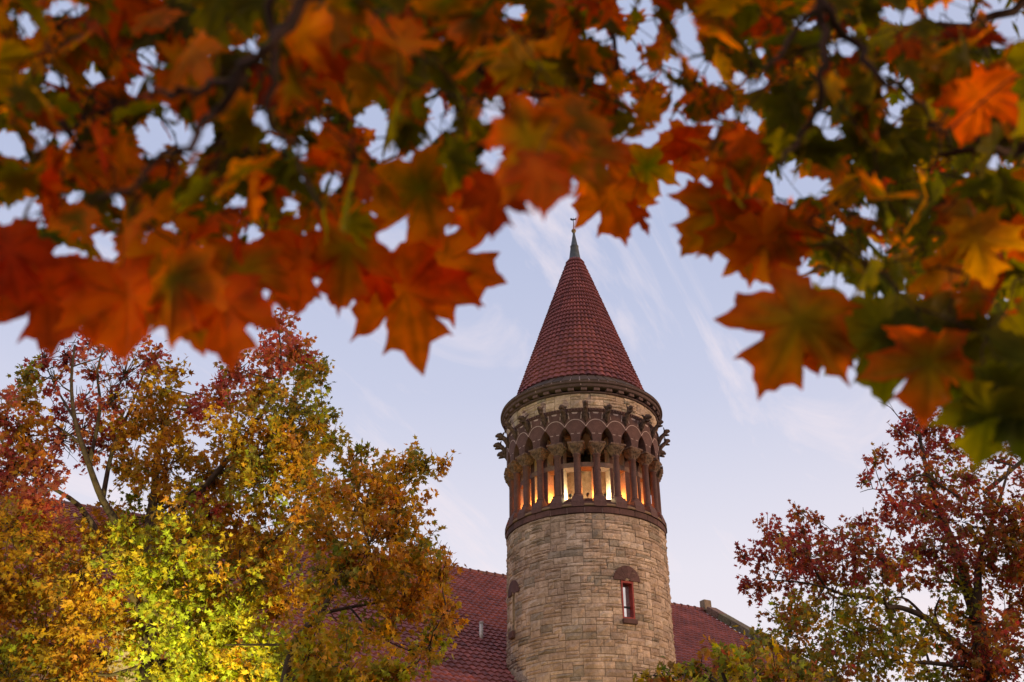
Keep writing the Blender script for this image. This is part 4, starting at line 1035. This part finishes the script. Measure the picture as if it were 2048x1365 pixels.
TRK = Vector((2.3, -1.7, 0))
maple = thing('maple_tree', 'maple whose orange and green leafy boughs hang across the top, close to viewer', 'tree', TRK)
m = MB(); m.tube([Vector(p)-TRK for p in ((2.3, -1.7, 0), (2.28, -1.68, 0.25), (2.26, -1.66, 1.2), (2.22, -1.6, 2.2), (2.15, -1.5, 3.1), (2.12, -1.55, 4.4), (2.2, -1.7, 5.6), (2.3, -1.8, 6.8))], [0.30, 0.225, 0.2, 0.19, 0.165, 0.11, 0.07, 0.025], 14)
m.build('trunk', M_BARK, maple, True)
LIMB = [Vector(p) for p in ((2.15, -1.5, 3.0), (1.75, -0.7, 3.25), (1.25, 0.15, 3.25), (0.7, 0.75, 3.1), (0.1, 0.95, 3.05), (-0.5, 1.0, 3.0), (-1.1, 0.95, 2.95))]
m = MB(); m.tube([p-TRK for p in LIMB], [0.085, 0.07, 0.055, 0.045, 0.034, 0.022, 0.01], 10); m.build('limb', M_BARK, maple, True)
BR_PX = [([(700,-120),(620,0),(540,90),(480,150),(420,240),(370,290),(300,335),(200,400)],0.84,0.0052),([(480,150),(430,172),(370,190),(320,182),(270,195)],0.84,0.0036),
 ([(560,-90),(545,60),(540,150),(550,250),(598,315),(640,420)],0.84,0.0038),([(930,-100),(920,0),(930,80),(985,160),(1100,190)],1.2,0.006),
 ([(1650,-150),(1647,0),(1642,120),(1636,220),(1590,290),(1555,330)],0.98,0.0050),([(1646,5),(1700,80),(1760,150),(1830,200),(1900,290)],0.98,0.0044),([(1645,10),(1590,70),(1540,130),(1480,172)],0.98,0.0036),
 ([(2180,-80),(2048,2),(1940,50),(1860,58),(1780,75)],1.5,0.0075),([(2200,280),(2060,290),(1960,302),(1880,310)],1.3,0.008),([(1210,-80),(1228,50),(1236,160),(1233,270)],1.6,0.005),([(-120,60),(40,170),(130,250),(190,360)],1.15,0.007),([(2200,420),(2070,400),(1950,395),(1860,420)],1.4,0.007)]
m = MB(); cr_pos = []; crs = []
for q in range(46):                                    # unseen upper boughs, added over and behind the viewer to shade near leaves
    a = rl.uniform(0, 2*math.pi); el = rl.uniform(0.05, 1.2); ln = rl.uniform(2.2, 4.6)
    st = Vector((2.15, -1.5, rl.uniform(2.9, 5.8))); en = st+Vector((math.cos(a)*math.cos(el), math.sin(a)*math.cos(el), math.sin(el)*0.8))*ln
    if en.y > 0.2 and en.z < 4.6: en.y = -rl.uniform(0.3, 3.5)
    mid = st.lerp(en, 0.5)+Vector((0, 0, 0.35)); P = [st, st.lerp(mid, 0.5)+Vector((0, 0, .1)), mid, mid.lerp(en, 0.5), en]
    m.tube([p-TRK for p in P], [0.06, 0.045, 0.032, 0.02, 0.008], 6)
    for w_ in range(62):
        f = rl.uniform(0.3, 1.0); k_ = min(int(f*4), 3); p = P[k_].lerp(P[k_+1], f*4-k_)+Vector(rl.normal(0, 0.34, 3))
        if p.y > 0.1 and p.z < 1.6+p.y*1.35+0.6: continue
        if p.z < 2.05 or (p-Vector((0, 0, CAMZ))).length < 0.9: continue
        cr_pos.append(p); crs.append((P[k_].lerp(P[k_+1], f*4-k_), p))
for q in range(16):                                    # unseen boughs added right and left to block sun from the near leaves
    sg = 1 if q < 11 else -1
    st = Vector((1.75*sg, -0.7, 3.25)) if sg > 0 else Vector((-1.0, 0.9, 2.95)); en = Vector((sg*rl.uniform(2.6, 4.8), rl.uniform(-0.4, 3.2), rl.uniform(2.2, 3.9)))
    P = [st, st.lerp(en, 0.3)+Vector((0, 0, 0.2)), st.lerp(en, 0.65)+Vector((0, 0, 0.15)), en]; m.tube([p-TRK for p in P], [0.04, 0.028, 0.018, 0.006], 6)
    for w_ in range(75):
        f = rl.uniform(0.1, 1.0); k_ = min(int(f*3), 2); p = P[k_].lerp(P[k_+1], f*3-k_)+Vector(rl.normal(0, 0.32, 3))
        if abs(p.x) > 0.514*(p.y*0.86+(p.z-CAMZ)*0.51)+0.55 and p.z > 1.8 and abs(p.x) > 1.3: cr_pos.append(p); crs.append((P[k_].lerp(P[k_+1], f*3-k_), p))
for a_, b_ in crs: m.tube([a_-TRK, a_.lerp(b_, 0.5)+Vector((0, 0, 0.05))-TRK, b_-TRK], [0.004, 0.003, 0.0012], 4, cap=False)
m.build('limb', M_BARK, maple, True)
n = len(cr_pos); k = len(LV2); VV = []; CC = []
for p in cr_pos:
    Q = Matrix.Rotation(rl.uniform(0, 6.28), 3, 'Z') @ Matrix.Rotation(rl.normal(0, 0.5)+0.5, 3, 'X') @ Matrix.Rotation(rl.normal(0, 0.5), 3, 'Y')
    L_ = rl.uniform(0.12, 0.19); xy = LV2*L_; z = -0.2*np.abs(xy[:, 0])-0.25*np.maximum(xy[:, 1], 0)**2/L_
    VV.append(np.stack([xy[:, 0], xy[:, 1], z], 1) @ np.array(Q).T+np.array(p-TRK)); CC.append(leaf_colours(kind_at(2000 if rl.random() < .5 else 0, 0)))
np_mesh('crown', np.concatenate(VV), np.concatenate([LF+j*k for j in range(n)]), np.concatenate(CC), M_LEAF_NEAR, maple, True)  # leaves of the unseen boughs, added to shade the near foliage
branches = []
for (px, dep, r) in BR_PX:
    P = [at_depth(x, y, dep*(1+0.02*math.sin(i*2.1))) for i, (x, y) in enumerate(px)]
    out = []
    n = len(P)
    for i in range(n-1):
        for s in range(4):
            a = s/4; p0 = P[max(i-1, 0)]; p1 = P[i]; p2 = P[i+1]; p3 = P[min(i+2, n-1)]
            out.append(0.5*((2*p1)+(p2-p0)*a+(2*p0-5*p1+4*p2-p3)*a*a+(3*p1-p0-3*p2+p3)*a*a*a)+Vector(rl.normal(0, 0.003, 3)))
    out.append(P[-1])
    mb = MB()
    start = out[0]; near = min(LIMB, key=lambda q: (q-start).length) if px[0][1] < -60 or px[0][0] > 2100 or px[0][0] < 0 else None
    if near is not None:
        mid = near.lerp(start, 0.5)+Vector((0, 0, 0.08)); mb.tube([p-TRK for p in (near, near.lerp(mid, 0.6)+Vector((0, 0, .03)), mid, mid.lerp(start, 0.6), start)], [r*1.9, r*1.7, r*1.5, r*1.3, r*1.15], 7)
    mb.tube([p-TRK for p in out], [r*(1.15-0.75*i/(len(out)-1)) for i in range(len(out))], 7)
    branches.append(dict(mb=mb, leaves=[], pts=list(out)))
nodes = [(np.array(p), bi) for bi, b in enumerate(branches) for p in b['pts']]
NP = np.array([p for p, b in nodes]); NBI = [b for p, b in nodes]
GC = np.array(GAPS, float)
order = sorted(range(len(maple_leaves)), key=lambda i: np.min(np.linalg.norm(NP-maple_leaves[i]['base'], axis=1)))
for i in order:
    lf = maple_leaves[i]; base = lf['base']
    bestc = None
    for tr in range(8):                                # a link that does not cross an open patch of sky
        pe = base+np.array((rl.normal(0, 0.012+0.006*tr), rl.normal(0, 0.012)+0.01, rl.uniform(0.03, 0.065)))
        d = np.linalg.norm(NP-pe, axis=1)+0.3*np.maximum(pe[2]-NP[:, 2], 0)
        for k in np.argpartition(d, min(10, len(d)-1))[:10]:
            ln_ = np.array([base+(pe-base)*f for f in (0, .5)]+[pe+(NP[k]-pe)*f for f in (0, .17, .34, .5, .67, .84, 1)])
            pp = project(ln_); c = d[k]+0.25*int((np.min(np.hypot(pp[:, None, 0]-GC[None, :, 0], pp[:, None, 1]-GC[None, :, 1])-GC[None, :, 2]*1.15, axis=1) < 0).sum())
            if bestc is None or c < bestc[0]: bestc = (c, pe, int(k))
        if bestc[0] < 0.25: break
    c, pe, k = bestc; bi = NBI[k]; q = NP[k]
    mb = branches[bi]['mb']; T_ = np.array(TRK)
    mid = (q+pe)/2+rl.normal(0, 0.006, 3)
    mb.tube([Vector(base-T_), Vector((base*0.5+pe*0.5)-T_+rl.normal(0, .003, 3)), Vector(pe-T_)], [0.0007, 0.0006, 0.0008], 5, cap=False)
    mb.tube([Vector(q-T_), Vector(mid-T_), Vector(pe-T_)], [0.0013, 0.0011, 0.0009], 5, cap=False)
    NP = np.vstack([NP, mid[None], pe[None]]); NBI += [bi, bi]
    branches[bi]['leaves'].append(i)
for b in branches:
    bo = b['mb'].build('branch', M_TWIG, maple, True)
    if not b['leaves']: continue
    n = len(b['leaves']); k = len(LV2)
    V = np.concatenate([maple_leaves[i]['V'] for i in b['leaves']])-np.array(TRK)
    C = np.concatenate([leaf_colours(maple_leaves[i]['kind']) for i in b['leaves']])
    Fc = np.concatenate([LF+j*k for j in range(n)])
    np_mesh('foliage', V, Fc, C, M_LEAF_NEAR, bo, True)

# ------------------------------------------------------------------ floodlights whose light the photograph shows, plus one added to brighten the chimney
def floodlight(loc, target, power, colr, label, spot=R(75)):
    t = thing('floodlight', label, 'floodlight', loc, 0, 'ground floodlights on the lawn')
    d = (Vector(target)-Vector(loc)-Vector((0, 0, 0.35))).normalized(); q = d.to_track_quat('-Z', 'Y').to_matrix().to_4x4()
    T = Matrix.Translation((0, 0, 0.35)) @ q
    m = MB(); m.box(Matrix.Translation((0, 0, 0.02)), 0.3, 0.3, 0.04, W1, 0.008); m.tube([(0, 0, 0.04), (0, 0, 0.24)], 0.02, 8)
    m.build('stand', M_IRON, t)
    m = MB()
    for a, b_, c_ in ((0.36, 0.26, 0.02),): m.box(T @ Matrix.Translation((0, 0, 0.1)), a, b_, c_, W1)
    for s in (-1, 1):
        m.box(T @ Matrix.Translation((s*0.17, 0, 0.04)), 0.02, 0.26, 0.1, W1); m.box(T @ Matrix.Translation((0, s*0.12, 0.04)), 0.318, 0.02, 0.1, W1)
    m.build('lamp_housing', M_IRON, t)
    ld = bpy.data.lights.new('flood_light', 'SPOT'); ld.energy = power; ld.color = colr; ld.spot_size = spot; ld.spot_blend = 0.9; ld.shadow_soft_size = 0.12
    lo = bpy.data.objects.new('flood_light', ld); COL.objects.link(lo); lo.parent = t; lo.matrix_local = T
floodlight((-5.9, 14.6, 0), (-6.4, 19.5, 6.6), 12500, (0.97, 0.92, 0.26), 'ground floodlight aimed up into the sweetgum trees left of the tower', R(58))
floodlight((-1.6, 25.0, 0), (1.4, 34.2, 6.5), 2600, (1.0, 0.66, 0.26), 'ground floodlight aimed at the left foot of the tower', R(50))
floodlight((-11.5, 23.5, 0), (pcw.x, pcw.y-0.4, pcw.z+0.6), 6000, (1.0, 0.78, 0.32), 'added floodlight brightening the stone chimney behind the left sweetgum', R(24))  # unseen lamp, added only to brighten the chimney
